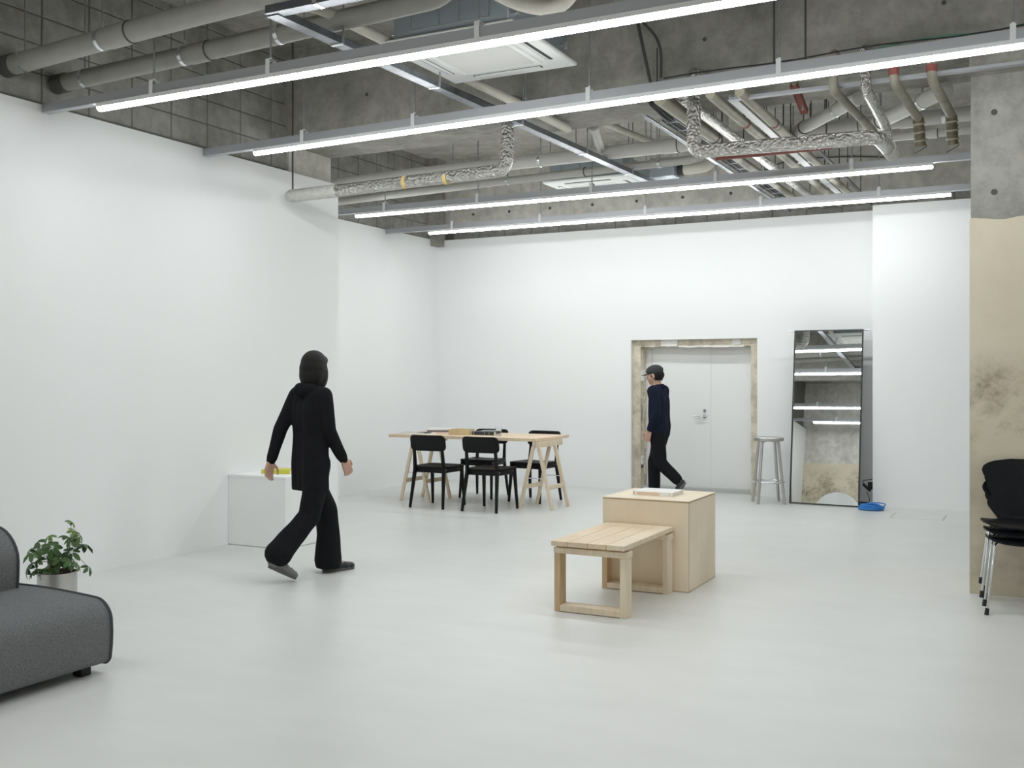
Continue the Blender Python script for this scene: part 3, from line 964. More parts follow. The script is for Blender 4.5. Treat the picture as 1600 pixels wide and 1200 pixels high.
# four branch pipes that drop from the beam and turn back
def branch(name, label, pts, r, m, end=None, band=None, fr=0.07):
    t = thing(name, label, 'pipe', pts[2])
    P = fillet(pts, fr, 6)
    obj('pipe', tube(BM(), P, r, 14), m, t)
    if band:
        collar(t, Vector(pts[1]) * 0.25 + Vector(pts[2]) * 0.75, Vector(pts[2]) - Vector(pts[1]), r + 0.003, 0.045, 'red_band')
    if end:
        q = Vector(end)
        p = Vector(pts[-1])
        b = BM()
        tube(b, [p + (q - p) * k / 8 for k in range(9)], lambda s: r + 0.006 + 0.004 * math.sin(s * 21), 14)
        te = obj('taped_end', b, 'brown_tape', t)
        for k in (0.2, 0.5, 0.8):
            collar(te, p + (q - p) * k, q - p, r + 0.013, 0.012, 'aged_pipe', 'tie_band')
        tube(b2 := BM(), fillet([q + Vector((0.01, 0, 0.03)), q + Vector((0.05, 0, -0.005)), q + Vector((0.0, 0.01, -0.03)), q + Vector((-0.045, 0.02, -0.05))], 0.03), 0.0035, 6)
        obj('tie_wire', b2, 'rod_dark', t)
    return t
branch('branch_pipe', 'cream branch pipe leading down to the foil elbow left of the pillar', [(-1.26, 7.50, 3.60), (-1.26, 7.16, 3.60), (-1.26, 7.15, 3.34), (-1.165, 8.28, 3.30)], 0.030, 'aged_pipe')
branch('branch_pipe', 'dark crumpled foil branch pipe just right of the cream one', [(-1.055, 7.50, 3.60), (-1.055, 7.15, 3.60), (-1.05, 7.14, 3.32), (-1.03, 8.0, 3.24), (-1.03, 8.1, 3.06)], 0.036, 'foil')
branch('branch_pipe', 'brown taped branch pipe end hanging second from the pillar', [(-0.875, 7.50, 3.60), (-0.875, 7.16, 3.60), (-0.875, 7.15, 3.345), (-0.80, 7.88, 3.26)], 0.031, 'aged_pipe', (-0.79, 7.94, 3.075), True)
branch('branch_pipe', 'brown taped branch pipe end hanging closest to the pillar', [(-0.645, 7.50, 3.60), (-0.645, 7.16, 3.60), (-0.645, 7.15, 3.335), (-0.58, 7.86, 3.25)], 0.031, 'aged_pipe', (-0.575, 7.92, 3.06), True)

# grey drains beyond the beam
drain('long grey drain pipe crossing beyond the beam, behind the left foil pipe', [(-7.5, 9.0, 3.47), (-5.77, 8.95, 3.49), (-2.9, 8.95, 3.50), (-0.25, 9.0, 3.52)], 0.062, [(-3.06, -2.93), (-1.5, -1.38), (-1.05, -0.93)], [-4.3, -1.2, -0.72], m='pvc_bounce_lit')
drain('thinner grey drain pipe slung just below the long one beyond the beam', [(-7.5, 9.85, 3.462), (-5.2, 9.62, 3.468), (-3.1, 9.50, 3.475), (-2.9, 9.50, 3.48), (-2.87, 9.52, 4.38)], 0.040, [(-4.2, -4.1)], [-5.0, -3.3], m='pvc_bounce_lit')
drain('grey drain pipe slanting up to the beam, left of the branch pipes', [(-1.90, 8.86, 3.47), (-1.22, 7.95, 3.47)], 0.050, [(-1.80, -1.76)], [-1.42], m='pvc_bounce_lit')
drain('grey drain pipe slanting up to the beam, behind the taped branch pipes', [(-1.28, 8.86, 3.46), (-0.62, 7.95, 3.46)], 0.058, [(-1.20, -1.16)], [-0.80], m='pvc_bounce_lit')
drain('small grey pipe below the drains next to the pillar', [(-1.2, 9.12, 3.41), (-0.3, 9.12, 3.41)], 0.032, [(-0.85, -0.78)], [-0.9], m='pvc_bounce_lit')
ds = thing('pipe_stub', 'short grey vertical drain stub with a cap above the raceway', 'pipe', (-3.62, 8.8, 3.5))
obj('pipe', cyl(BM(), (-3.50, 8.36, 3.60), (-3.66, 8.93, 3.52), 0.04, n=16), 'pvc_bounce_lit', ds)
obj('cap', cyl(BM(), (-3.495, 8.34, 3.603), (-3.515, 8.41, 3.593), 0.046, n=16), 'pvc_bounce_lit', ds)
rod(ds, -3.5, 8.38, 3.62)
b2 = thing('insulated_line', 'short beige pipe running back above the long grey drain', 'pipe', (-3.36, 8.6, 3.62))
obj('pipe', tube(BM(), [(-3.45, 8.2, 3.64), (-3.38, 8.65, 3.63), (-3.27, 9.3, 3.62)], 0.030, 12), 'beige_pipe', b2)
rod(b2, -3.38, 8.65, 3.65)

# loose rods, wires and the cable lying on the second rail
def loose(name, label, pts, r, m, cat):
    o = obj(name, tube(BM(), pts, r, 8), m)
    tag(o, label, cat)
loose('anchor_rod', 'slanting dark steel rod on the beam face, left of the curved wire', [(-2.76, 7.38, 4.39), (-2.74, 7.40, 4.10), (-2.64, 7.43, 3.60)], 0.013, 'rod_dark', 'rod')
loose('hanging_wire', 'curved grey cable drooping on the beam face beside the slanting rod', fillet([(-2.72, 7.44, 4.12), (-2.60, 7.44, 3.98), (-2.565, 7.44, 3.85), (-2.57, 7.44, 3.67)], 0.1), 0.010, 'rod_dark', 'cable')
loose('anchor_rod', 'thin dark vertical rod on the beam face left of the second light\'s middle hanger', [(-1.72, 7.44, 4.39), (-1.72, 7.44, 3.60)], 0.007, 'rod_dark', 'rod')
loose('anchor_rod', 'thin dark vertical rod on the beam face right of the second light\'s middle hanger', [(-1.50, 7.44, 4.39), (-1.50, 7.44, 3.60)], 0.007, 'rod_dark', 'rod')
loose('anchor_rod', 'pair-like thin dark rod hanging below the large cassette\'s far edge', [(-2.60, 7.44, 3.9), (-2.60, 7.44, 3.55)], 0.006, 'rod_dark', 'rod')
loose('power_cable', 'black cable lying along the top of the second rail', [(-2.2 + 0.22 * k, 6.425 + 0.01 * math.sin(k), 3.324 + 0.0105 * (3.15 + 0.22 * k) + 0.008 * math.sin(k * 1.3)) for k in range(12)], 0.005, 'cable_black', 'cable')
loose('earth_wire', 'thin green wire arching over the right end of the second rail', fillet([(-1.0, 6.45, 3.35), (-0.6, 6.46, 3.40), (-0.25, 6.46, 3.37), (0.1, 6.46, 3.43)], 0.2, 8), 0.004, 'cable_green', 'wire')
loose('wall_cable', 'grey cable looping across the back beam near the foil pipes', fillet([(-3.1, 12.235, 3.75), (-2.9, 12.235, 3.88), (-2.55, 12.235, 3.98), (-2.3, 12.235, 3.94), (-2.0, 12.235, 3.93), (-1.5, 12.235, 3.87)], 0.2), 0.008, 'rod_dark', 'cable')

# ================================================================== FURNITURE
def plate(bm, outline, f, g, rings=5):
    """a curved plate: outline in (u, v), f gives one face, g the other"""
    cu = sum(p[0] for p in outline) / len(outline)
    cv = sum(p[1] for p in outline) / len(outline)
    tops = []
    for fn in (f, g):
        c = bm.verts.new(fn(cu, cv))
        rr = []
        for k in range(1, rings + 1):
            t = k / rings
            rr.append([bm.verts.new(fn(cu + (u - cu) * t, cv + (v - cv) * t)) for u, v in outline])
        n = len(outline)
        for i in range(n):
            j = (i + 1) % n
            bm.faces.new((c, rr[0][i], rr[0][j]))
            for k in range(rings - 1):
                bm.faces.new((rr[k][i], rr[k + 1][i], rr[k + 1][j], rr[k][j]))
        tops.append(rr[-1])
    a, b = tops
    n = len(a)
    for i in range(n):
        j = (i + 1) % n
        bm.faces.new((a[i], b[i], b[j], a[j]))
    return bm

def rrect(x0, x1, y0, y1, r, n=5):
    out = []
    for cx, cy, a0 in ((x1 - r, y1 - r, 0), (x0 + r, y1 - r, 90), (x0 + r, y0 + r, 180), (x1 - r, y0 + r, 270)):
        for k in range(n + 1):
            t = R_(a0 + 90 * k / n)
            out.append((cx + r * math.cos(t), cy + r * math.sin(t)))
    return out

def dense(poly, step):
    out = []
    n = len(poly)
    for i in range(n):
        a, b = poly[i], poly[(i + 1) % n]
        L = math.hypot(b[0] - a[0], b[1] - a[1])
        m = max(1, int(L / step))
        out += [(a[0] + (b[0] - a[0]) * k / m, a[1] + (b[1] - a[1]) * k / m) for k in range(m)]
    return out

# ---- black wooden dining chairs
def dining_chair(label, loc, rz):
    t = thing('dining_chair', label, 'chair', loc, rz, 'black chairs around the trestle table')
    out = dense([(-0.195, -0.19), (-0.205, -0.16), (-0.222, 0.17), (-0.20, 0.21), (0.20, 0.21), (0.222, 0.17), (0.205, -0.16), (0.195, -0.19)], 0.05)
    dish = lambda u, v: 0.452 - 0.016 * max(0, 1 - (u / 0.2) ** 2) * max(0, 1 - ((v + 0.03) / 0.2) ** 2)
    obj('seat', plate(BM(), out, lambda u, v: (u, v, dish(u, v)), lambda u, v: (u, v, dish(u, v) - 0.016)), 'black_wood', t, local=True, ang=50)
    back = dense(rrect(-0.218, 0.218, 0.617, 0.788, 0.05), 0.04)
    yb = lambda u, v: -0.215 - 0.16 * (v - 0.617) + 0.55 * u * u
    obj('backrest', plate(BM(), back, lambda u, v: (u, yb(u, v), v), lambda u, v: (u, yb(u, v) - 0.016, v)), 'black_wood', t, local=True, ang=50)
    for s in (-1, 1):
        b = BM()
        bar(b, (s * 0.207, -0.245, 0), (s * 0.180, -0.180, 0.43), 0.022, 0.026, 0.026, 0.05, up=(0, 1, 0), bev=0.003)
        bar(b, (s * 0.180, -0.180, 0.40), (s * 0.172, -0.222, 0.765), 0.026, 0.046, 0.024, 0.022, up=(0, 1, 0), bev=0.003)
        obj('leg', b, 'black_wood', t, local=True)
        b = BM()
        bar(b, (s * 0.205, 0.222, 0), (s * 0.188, 0.182, 0.435), 0.022, 0.024, 0.028, 0.046, up=(0, 1, 0), bev=0.003)
        obj('leg', b, 'black_wood', t, local=True)
        b = BM()
        bar(b, (s * 0.181, -0.18, 0.405), (s * 0.187, 0.18, 0.405), 0.02, 0.05, bev=0.002)
        r = obj('side_rail', b, 'black_wood', t, local=True)
        for yy in (-0.155, 0.15):
            obj('screw_cap', cyl(BM(), (s * 0.193, yy, 0.415), (s * 0.1965, yy, 0.415), 0.0055, n=10), 'bright_steel', r, local=True)
    obj('cross_rail', bar(BM(), (-0.18, 0.172, 0.405), (0.18, 0.172, 0.405), 0.02, 0.05, bev=0.002), 'black_wood', t, local=True)
    obj('cross_rail', bar(BM(), (-0.18, -0.168, 0.405), (0.18, -0.168, 0.405), 0.02, 0.05, bev=0.002), 'black_wood', t, local=True)
    return t
ch1 = dining_chair('black wooden chair at the near side of the trestle table, left one', (-5.90, 9.69, 0), 0.0)
dup(ch1, (-5.242, 9.68, 0), -0.02, 'black wooden chair at the near side of the trestle table, right one')
dup(ch1, (-5.88, 10.69, 0), PI + 0.05, 'black wooden chair on the far side of the table, mostly hidden behind the near ones')
dup(ch1, (-5.17, 10.60, 0), PI - 0.10, 'black wooden chair on the far side of the table, its back showing above the top')

# ---- trestle table
tt = thing('table_board', 'long pale pine table board lying on two trestles', 'table', (-5.74, 10.30, 0.724))
for k in range(5):
    y0 = 9.88 + 0.17 * k
    obj('plank', box(BM(), -6.68, -4.80, y0 + 0.0006, y0 + 0.1694, 0.724, 0.757, 0.0015, 1), 'pine', tt, smooth=False)
def trestle(label, cx, y0, y1):
    t = thing('trestle', label, 'trestle', (cx, (y0 + y1) / 2, 0), 0, 'pine trestles under the table board')
    H = 0.722
    for s in (-1, 1):
        b = BM()
        bar(b, (cx + s * 0.018, y0 - 0.02, H - 0.032), (cx + s * 0.018, y1 + 0.20, H - 0.032), 0.032, 0.064, bev=0.002)
        top = obj('top_rail', b, 'pine_pale', t)
        for y in (y0, y1):
            b = BM()
            bar(b, (cx + s * 0.19, y, 0.001), (cx + s * 0.030, y, H - 0.05), 0.020, 0.036, 0.020, 0.040, up=(1, 0, 0), bev=0.002)
            obj('leg', b, 'pine_pale', t)
        q = 0.235
        xs = cx + s * (0.19 - 0.16 * q / (H - 0.05))
        obj('side_stretcher', bar(BM(), (xs, y0, q), (xs, y1, q), 0.018, 0.045, bev=0.002), 'pine_pale', t)
    for y in (y0, y1):
        q = 0.33
        xs = 0.19 - 0.16 * q / (H - 0.05)
        obj('metal_stay', bar(BM(), (cx - xs, y + 0.014, q), (cx + xs, y + 0.014, q), 0.003, 0.010), 'bright_steel', t, smooth=False)
    return t
# the stretchers of each trestle stand in the photograph between its own two legs of one side
trestle('pine A-frame trestle under the right end of the table board', -4.812, 9.90, 10.31)
trestle('pine A-frame trestle under the left end of the table board', -6.335, 9.90, 10.36)

# things on the table
ZT = 0.7575
def book(name, label, c, w, d, h, rz, cover, group=None, parts=True, z=ZT, spine=None, page='paper'):
    t = thing(name, label, 'book', (c[0], c[1], z), rz, group)
    b = BM()
    box(b, -w / 2, w / 2, -d / 2, d / 2, 0, 0.0025)
    box(b, -w / 2, w / 2, -d / 2, d / 2, h - 0.0025, h)
    box(b, -w / 2, w / 2, -d / 2, -d / 2 + 0.003, 0.0025, h - 0.0025)
    cv = obj('cover', b, cover, t, local=True, smooth=False)
    obj('pages', box(BM(), -w / 2 + 0.004, w / 2 - 0.004, -d / 2 + 0.003, d / 2 - 0.004, 0.0025, h - 0.0025), page, t, local=True, smooth=False)
    if spine:
        for x0, x1, m in spine:
            obj('spine_print', box(BM(), x0, x1, -d / 2 - 0.0008, -d / 2, 0.003, h - 0.003), m, cv, local=True, smooth=False)
    return t
mg = thing('open_magazine', 'open magazine at the left end of the trestle table', 'magazine', (-6.45, 10.10, ZT), 0.12)
for s in (-1, 1):
    b = BM()
    n = 8
    A = [b.verts.new((s * 0.21 * k / n, -0.14, 0.003 + 0.014 * math.sin(PI * min(1, k / n * 1.05)) )) for k in range(n + 1)]
    B = [b.verts.new((s * 0.21 * k / n, 0.14, 0.003 + 0.014 * math.sin(PI * min(1, k / n * 1.05)) )) for k in range(n + 1)]
    C = [b.verts.new((s * 0.21 * k / n, -0.14, 0)) for k in range(n + 1)]
    D = [b.verts.new((s * 0.21 * k / n, 0.14, 0)) for k in range(n + 1)]
    for k in range(n):
        b.faces.new((A[k], A[k + 1], B[k + 1], B[k]))
        b.faces.new((C[k], D[k], D[k + 1], C[k + 1]))
        b.faces.new((A[k], C[k], C[k + 1], A[k + 1]))
        b.faces.new((B[k], B[k + 1], D[k + 1], D[k]))
    b.faces.new((A[n], C[n], D[n], B[n]))
    pg = obj('page_block', b, 'paper', mg, local=True)
    obj('printed_picture', box(BM(), s * 0.11 - 0.07, s * 0.11 + 0.07, -0.10, 0.10, 0.0175, 0.0185), 'paper_grey' if s < 0 else 'cover_dark', pg, local=True, smooth=False)
book('book', 'wide pale book with a dark edge at the bottom of the table\'s book stack', (-6.32, 10.45), 0.33, 0.25, 0.016, 0.5, 'cover_pink', 'book stack on the table', page='paper')
book('book', 'thin grey book in the middle of the table\'s book stack', (-6.33, 10.46), 0.29, 0.22, 0.014, 0.35, 'cover_dark', 'book stack on the table', z=ZT + 0.016)
book('book', 'white magazine on top of the table\'s book stack', (-6.34, 10.45), 0.28, 0.21, 0.020, 0.42, 'cover_white', 'book stack on the table', z=ZT + 0.030)
wb = thing('wooden_tray_box', 'small open light wood box in the middle of the trestle table', 'box', (-5.90, 10.20, ZT), 0.03)
for nm, a in (('side', (-0.12, 0.12, -0.09, -0.082, 0, 0.062)), ('side', (-0.12, 0.12, 0.082, 0.09, 0, 0.062)), ('side', (-0.12, -0.112, -0.082, 0.082, 0, 0.062)), ('side', (0.112, 0.12, -0.082, 0.082, 0, 0.062)), ('base', (-0.112, 0.112, -0.082, 0.082, 0, 0.006))):
    obj(nm, box(BM(), *a, 0.001, 1), 'box_wood', wb, local=True, smooth=False)
book('boxed_books', 'dark slipcased set of books lying right of the wooden box', (-5.63, 10.30), 0.27, 0.19, 0.038, 0.05, 'cover_dark', spine=((-0.118, -0.112, 'paper_grey'), (0.02, 0.024, 'paper_grey'), (0.075, 0.079, 'paper_grey')))
book('folder', 'thin grey folder on top of the dark slipcased books', (-5.60, 10.34), 0.20, 0.15, 0.008, 0.3, 'cover_grey', z=ZT + 0.038)
cp = thing('glass_tumbler', 'glass tumbler of iced coffee on the trestle table', 'glass', (-5.40, 10.16, ZT))
obj('glass', lathe(BM(), [(0, 0), (0.026, 0), (0.028, 0.004), (0.037, 0.095), (0.0345, 0.095), (0.0255, 0.010), (0, 0.008)], n=24), 'glass', cp, local=True)
obj('coffee', lathe(BM(), [(0, 0.030), (0.0265, 0.030), (0.0300, 0.056), (0, 0.056)], n=24), 'coffee', cp, local=True)

# ---- plywood cube and pine bench
cu = thing('plywood_cube', 'pale plywood cube standing behind the pine bench', 'plinth', (-2.375, 6.86, 0))
for nm, a, m in (('top_panel', (-2.68, -2.07, 6.55, 7.17, 0.5945, 0.6), 'birch'), ('front_panel', (-2.678, -2.073, 6.5515, 6.5535, 0.005, 0.5865), 'birch'), ('back_panel', (-2.678, -2.073, 7.1665, 7.1685, 0.005, 0.5865), 'birch'), ('side_panel', (-2.679, -2.676, 6.562, 7.158, 0.005, 0.5865), 'birch'), ('side_panel', (-2.0735, -2.0715, 6.562, 7.158, 0.005, 0.5865), 'birch'), ('ply_core', (-2.6765, -2.0728, 6.5530, 7.1670, 0.0, 0.5945), 'ply_edge')):
    obj(nm, box(BM(), *a, 0.0006, 1), m, cu, smooth=False)
book('book', 'white book with a peach spine label lying on the plywood cube', (-2.39, 6.87), 0.29, 0.24, 0.026, -0.01, 'cover_white', z=0.6005, spine=((-0.115, 0.05, 'cover_peach'), (-0.137, -0.134, 'cover_dark'), (0.118, 0.124, 'paper_grey')))

bn = thing('pine_bench', 'low pine bench pushed against the plywood cube', 'bench', (-2.405, 6.08, 0))
xs = [-2.645, -2.535, -2.405, -2.285, -2.172]
for k in range(4):
    obj('top_board', box(BM(), xs[k] + 0.001, xs[k + 1] - 0.001, 5.645, 6.535, 0.400, 0.43, 0.0025, 1), 'pine' if k < 3 else 'pine_pale', bn, smooth=False)
for y0 in (5.675, 6.435):
    y1 = y0 + 0.095
    obj('frame_rail', box(BM(), -2.640, -2.168, y0, y1, 0.352, 0.388, 0.002, 1), 'pine_pale', bn, smooth=False)
    obj('spacer', box(BM(), -2.62, -2.19, y0 + 0.01, y1 - 0.01, 0.388, 0.400), 'pine_side', bn, smooth=False)
    obj('frame_leg', box(BM(), -2.636, -2.600, y0, y1, 0.0, 0.352, 0.002, 1), 'pine_side', bn, smooth=False)
    obj('frame_leg', box(BM(), -2.212, -2.174, y0, y1, 0.0, 0.352, 0.002, 1), 'pine_pale', bn, smooth=False)
    obj('frame_foot', box(BM(), -2.5995, -2.2125, y0, y1, 0.004, 0.042, 0.002, 1), 'pine_pale', bn, smooth=False)

# ---- aluminium stool
st = thing('bar_stool', 'brushed aluminium bar stool between the doorway and the mirror', 'stool', (-2.755, 11.64, 0), 0.45)
obj('seat', lathe(BM(), [(0, 0.712), (0.14, 0.708), (0.158, 0.695), (0.168, 0.700), (0.170, 0.730), (0.164, 0.738), (0.13, 0.731), (0.06, 0.725), (0, 0.724)], n=40), 'brushed', st, local=True)
for k in range(4):
    a = PI / 4 + k * PI / 2
    c, s = math.cos(a), math.sin(a)
    b = BM()
    tube(b, fillet([(c * 0.045, s * 0.045, 0.700), (c * 0.125, s * 0.125, 0.700), (c * 0.205, s * 0.205, 0.0)], 0.06, 6), 0.016, 12)
    obj('leg', b, 'brushed', st, local=True)
obj('foot_ring', tube(BM(), [(0.170 * math.cos(2 * PI * k / 36), 0.170 * math.sin(2 * PI * k / 36), 0.24) for k in range(36)], 0.010, 10, closed=True), 'chrome', st, local=True)
obj('seat_bracket', cyl(BM(), (0, 0, 0.690), (0, 0, 0.712), 0.06, n=20), 'brushed', st, local=True)

# ---- leaning mirror
def lean_mirror():
    w, h = 0.755, 1.95
    t = thing('leaning_mirror', 'tall rectangular mirror with thin black frame leaning beside the stool', 'mirror', (-2.16, 11.69, 0.003), MIR_YAW)
    T = Matrix.Rotation(-MIR_LEAN, 4, 'X')
    b = BM()
    n = 4
    rows = []
    for k in range(n + 1):
        z = 0.006 + (h - 0.012) * k / n
        s = z - h / 2
        y = 0.002
        rows.append([b.verts.new(T @ Vector((x, y, z))) for x in (-w / 2 + 0.006, w / 2 - 0.006)])
    for k in range(n):
        b.faces.new((rows[k][0], rows[k][1], rows[k + 1][1], rows[k + 1][0]))
    obj('mirror_glass', b, 'mirror', t, local=True)
    for nm, a in (('frame_bar', (-w / 2, -w / 2 + 0.012, -0.012, 0.016, 0, h)), ('frame_bar', (w / 2 - 0.012, w / 2, -0.012, 0.016, 0, h)), ('frame_bar', (-w / 2 + 0.012, w / 2 - 0.012, -0.012, 0.016, 0, 0.012)), ('frame_bar', (-w / 2 + 0.012, w / 2 - 0.012, -0.012, 0.016, h - 0.008, h)), ('back_board', (-w / 2 + 0.004, w / 2 - 0.004, 0.006, 0.016, 0.004, h - 0.004))):
        b = box(BM(), *a)
        b.transform(T)
        obj(nm, b, 'mirror_frame', t, local=True, smooth=False)
    return t
MIR_YAW, MIR_LEAN = R_(-2.5), R_(6.9)
mir = lean_mirror()
rk = thing('garment_rail', 'slim steel rail whose bar ends show behind the top of the leaning mirror', 'rack', (-2.2, 11.92, 0))
ty, tz = 11.69 + math.sin(MIR_LEAN) * 1.93 + 0.05, 1.935
b = BM()
cyl(b, (-2.60, ty, tz), (-1.715, ty, tz), 0.011, n=12)
obj('top_bar', b, 'bright_steel', rk)
for x in (-2.49, -1.83):
    obj('upright', cyl(BM(), (x, ty, 0.02), (x, ty, tz), 0.010, n=12), 'bright_steel', rk)
    obj('foot_bar', cyl(BM(), (x, ty - 0.06, 0.011), (x, ty + 0.20, 0.011), 0.011, n=12), 'bright_steel', rk)
for x in (-2.605, -1.735):
    obj('end_cap', cyl(BM(), (x, ty, tz), (x + 0.025, ty, tz), 0.014, n=12), 'chrome', rk)

# ---- cable coil, adaptor and plugs beside the mirror
b = BM()
pts = []
r2 = random.Random(3)
for k in range(28 * 12):
    a = 2 * PI * k / 28
    turn = k / 28
    q = turn / 12
    rx = 0.130 - 0.035 * (0.5 + 0.5 * math.sin(turn * 2.4)) + 0.003 * math.sin(3 * a)
    z = 0.008 + 0.058 * q * (0.75 + 0.25 * math.sin(turn * 5.1)) + 0.010 * q * math.sin(a + turn * 1.3)
    pts.append((-1.635 + rx * math.cos(a) + 0.012 * math.sin(turn * 2.7), 11.52 + 0.85 * rx * math.sin(a) + 0.010 * math.cos(turn * 3.1), max(0.0075, z)))
tube(b, pts, 0.0065, 7)
tag(obj('cable_coil', b, 'cable_blue'), 'coil of bright blue cable on the floor by the mirror', 'cable')
pa = thing('power_adaptor', 'black power adaptor on the floor behind the blue coil', 'adaptor', (-1.76, 11.78, 0), 0.5)
b = box(BM(), -0.055, 0.055, -0.03, 0.03, 0.0, 0.05, 0.01, 2)
obj('body', b, 'black_rubber', pa, local=True)
b = BM()
tube(b, fillet([(0.05, 0, 0.03), (0.08, 0.01, 0.06), (0.075, 0.02, 0.10), (0.06, 0.05, 0.16)], 0.03), 0.004, 7)
obj('lead', b, 'black_rubber', pa, local=True)
b = BM()
tube(b, fillet([(-0.05, 0, 0.02), (-0.10, 0.03, 0.05), (-0.14, 0.06, 0.02), (-0.2, 0.1, 0.006)], 0.03), 0.003, 7)
obj('lead', b, 'black_rubber', pa, local=True)
so = thing('wall_socket', 'wall outlet with black plugs in the corner beside the mirror', 'socket', (-1.70, 11.93, 0.2))
obj('face_plate', box(BM(), -1.676, -1.669, 11.90, 11.97, 0.16, 0.28, 0.002, 1), 'socket_white', so)
obj('plug', box(BM(), -1.73, -1.676, 11.91, 11.96, 0.175, 0.255, 0.008, 2), 'black_rubber', so)
b = BM()
bar(b, (-1.70, 11.90, 0.16), (-1.775, 11.885, 0.235), 0.026, 0.030, bev=0.006)
obj('plug', b, 'black_rubber', so)
obj('lead', tube(BM(), fillet([(-1.775, 11.885, 0.235), (-1.775, 11.888, 0.275), (-1.68, 11.91, 0.285)], 0.02), 0.004, 7), 'black_rubber', so)

# ---- floor hatch
fh = thing('floor_hatch', 'flush rectangular access hatch in the floor near the back wall', 'hatch', (-1.13, 11.19, 0))
obj('cover_plate', box(BM(), -1.372, -0.888, 10.99, 11.395, 0.0, 0.0025), 'floor', fh, smooth=False)
for a in ((-1.380, -1.366, 10.985, 11.40), (-0.896, -0.882, 10.975, 11.39)):
    obj('edge_trim', box(BM(), *a, 0.0, 0.0032), 'door_grey', fh, smooth=False)

# ---- white plinth with the yellow book
pl = thing('white_plinth', 'white boxy plinth standing against the left wall', 'plinth', (-5.82, 6.92, 0))
for nm, a in (('top_panel', (-6.13, -5.515, 6.665, 7.20, 0.575, 0.595)), ('front_panel', (-6.13, -5.52, 6.67, 6.69, 0.006, 0.5745)), ('side_panel', (-5.54, -5.52, 6.6905, 7.195, 0.006, 0.5745)), ('back_panel', (-6.13, -5.52, 7.1955, 7.2, 0.006, 0.5745)), ('base', (-6.12, -5.53, 6.68, 7.19, 0.0, 0.006))):
    obj(nm, box(BM(), *a, 0.001, 1), 'white_wall', pl, smooth=False)
book('book', 'thick book with a yellow cover on the white plinth', (-5.80, 6.93), 0.25, 0.19, 0.035, 0.35, 'cover_yellow', z=0.5955)

# ---- stack of moulded plywood chairs
def shell():
    prof = [(-0.235, 0.424), (-0.20, 0.437), (-0.12, 0.440), (0.0, 0.432), (0.10, 0.426), (0.155, 0.434), (0.195, 0.468), (0.217, 0.53), (0.245, 0.64), (0.272, 0.74), (0.288, 0.80)]
    L = [0]
    for a, b in zip(prof, prof[1:]):
        L.append(L[-1] + math.hypot(b[0] - a[0], b[1] - a[1]))
    T = L[-1]
    def line(w):
        w = max(0, min(T, w))
        for k in range(len(L) - 1):
            if w <= L[k + 1]:
                t = (w - L[k]) / (L[k + 1] - L[k])
                a, b = prof[k], prof[k + 1]
                d = Vector((0, b[0] - a[0], b[1] - a[1])).normalized()
                return Vector((0, a[0] + (b[0] - a[0]) * t, a[1] + (b[1] - a[1]) * t)), Vector((0, -d.z, d.y))
    hw = [(0, .13), (.02, .19), (.06, .222), (.14, .238), (.26, .236), (.35, .205), (.42, .16), (.47, .118), (.52, .102), (.56, .108), (.62, .142), (.69, .190), (.735, .214), (.77, .220), (.795, .212), (.812, .196), (.826, .196), (.845, .212), (.88, .222), (.93, .214), (.965, .185), (.985, .14), (1, .06)]
    b = BM()
    rows = []
    ws = [i / 110 for i in range(111)]
    hz = [(.42, .105), (.44, .108), (.47, .125), (.53, .166), (.58, .203), (.605, .220), (.625, .224), (.645, .217), (.66, .204), (.672, .196), (.684, .203), (.70, .217), (.73, .226), (.755, .218), (.775, .19), (.788, .15), (.80, .06)]
    def table(tb, f):
        if f <= tb[0][0]:
            return tb[0][1]
        for (a, x), (c, y) in zip(tb, tb[1:]):
            if f <= c:
                return x + (y - x) * (f - a) / (c - a)
        return tb[-1][1]
    def width(f):
        if f < 0.53:
            return table(hw, f)
        return table(hz, line(f * T)[0].z)
    m = 16
    for th in (0, -0.010):
        R = []
        for f in ws:
            p, nrm = line(f * T)
            h = width(f)
            row = []
            for i in range(m + 1):
                u = -h + 2 * h * i / m
                k = max(0.0, min(1.0, (f - 0.45) / 0.2))
                q = p + nrm * th
                lift = 0.35 * u * u * (1 - k)
                fwd = -0.75 * u * u * k
                row.append(b.verts.new((u, q.y + fwd, q.z + lift)))
            R.append(row)
        rows.append(R)
    for R in rows:
        for i in range(len(ws) - 1):
            for j in range(m):
                b.faces.new((R[i][j], R[i][j + 1], R[i + 1][j + 1], R[i + 1][j]))
    A, B = rows
    for i in range(len(ws) - 1):
        for j in (0, m):
            b.faces.new((A[i][j], A[i + 1][j], B[i + 1][j], B[i][j]))
    for j in range(m):
        for i in (0, len(ws) - 1):
            b.faces.new((A[i][j], A[i][j + 1], B[i][j + 1], B[i][j]))
    return b
def stack_chair(label, loc, rz):
    t = thing('stacking_chair', label, 'chair', loc, rz, 'stack of black chairs by the pillar')
    obj('shell', shell(), 'black_lacquer', t, local=True, ang=60)
    for sx in (-1, 1):
        for fy, ty in ((-0.245, -0.155), (0.235, 0.105)):
            b = BM()
            tube(b, fillet([(sx * 0.03, ty * 0.35, 0.408), (sx * 0.185, ty, 0.420), (sx * 0.232, fy, 0.012)], 0.035, 6), 0.0075, 10)
            lg = obj('leg', b, 'chrome', t, local=True)
            d = Vector((sx * 0.047, fy - ty, -0.408)).normalized()
            e = Vector((sx * 0.232, fy, 0.012))
            obj('foot_cap', cyl(BM(), e - d * 0.028, Vector((e.x, e.y, 0.0)) + Vector((d.x, d.y, 0)) * 0.012, 0.0115, 0.0125, n=12), 'black_rubber', lg, local=True)
    obj('centre_plate', cyl(BM(), (0, 0, 0.405), (0, 0, 0.425), 0.075, n=20), 'chrome', t, local=True)
    return t
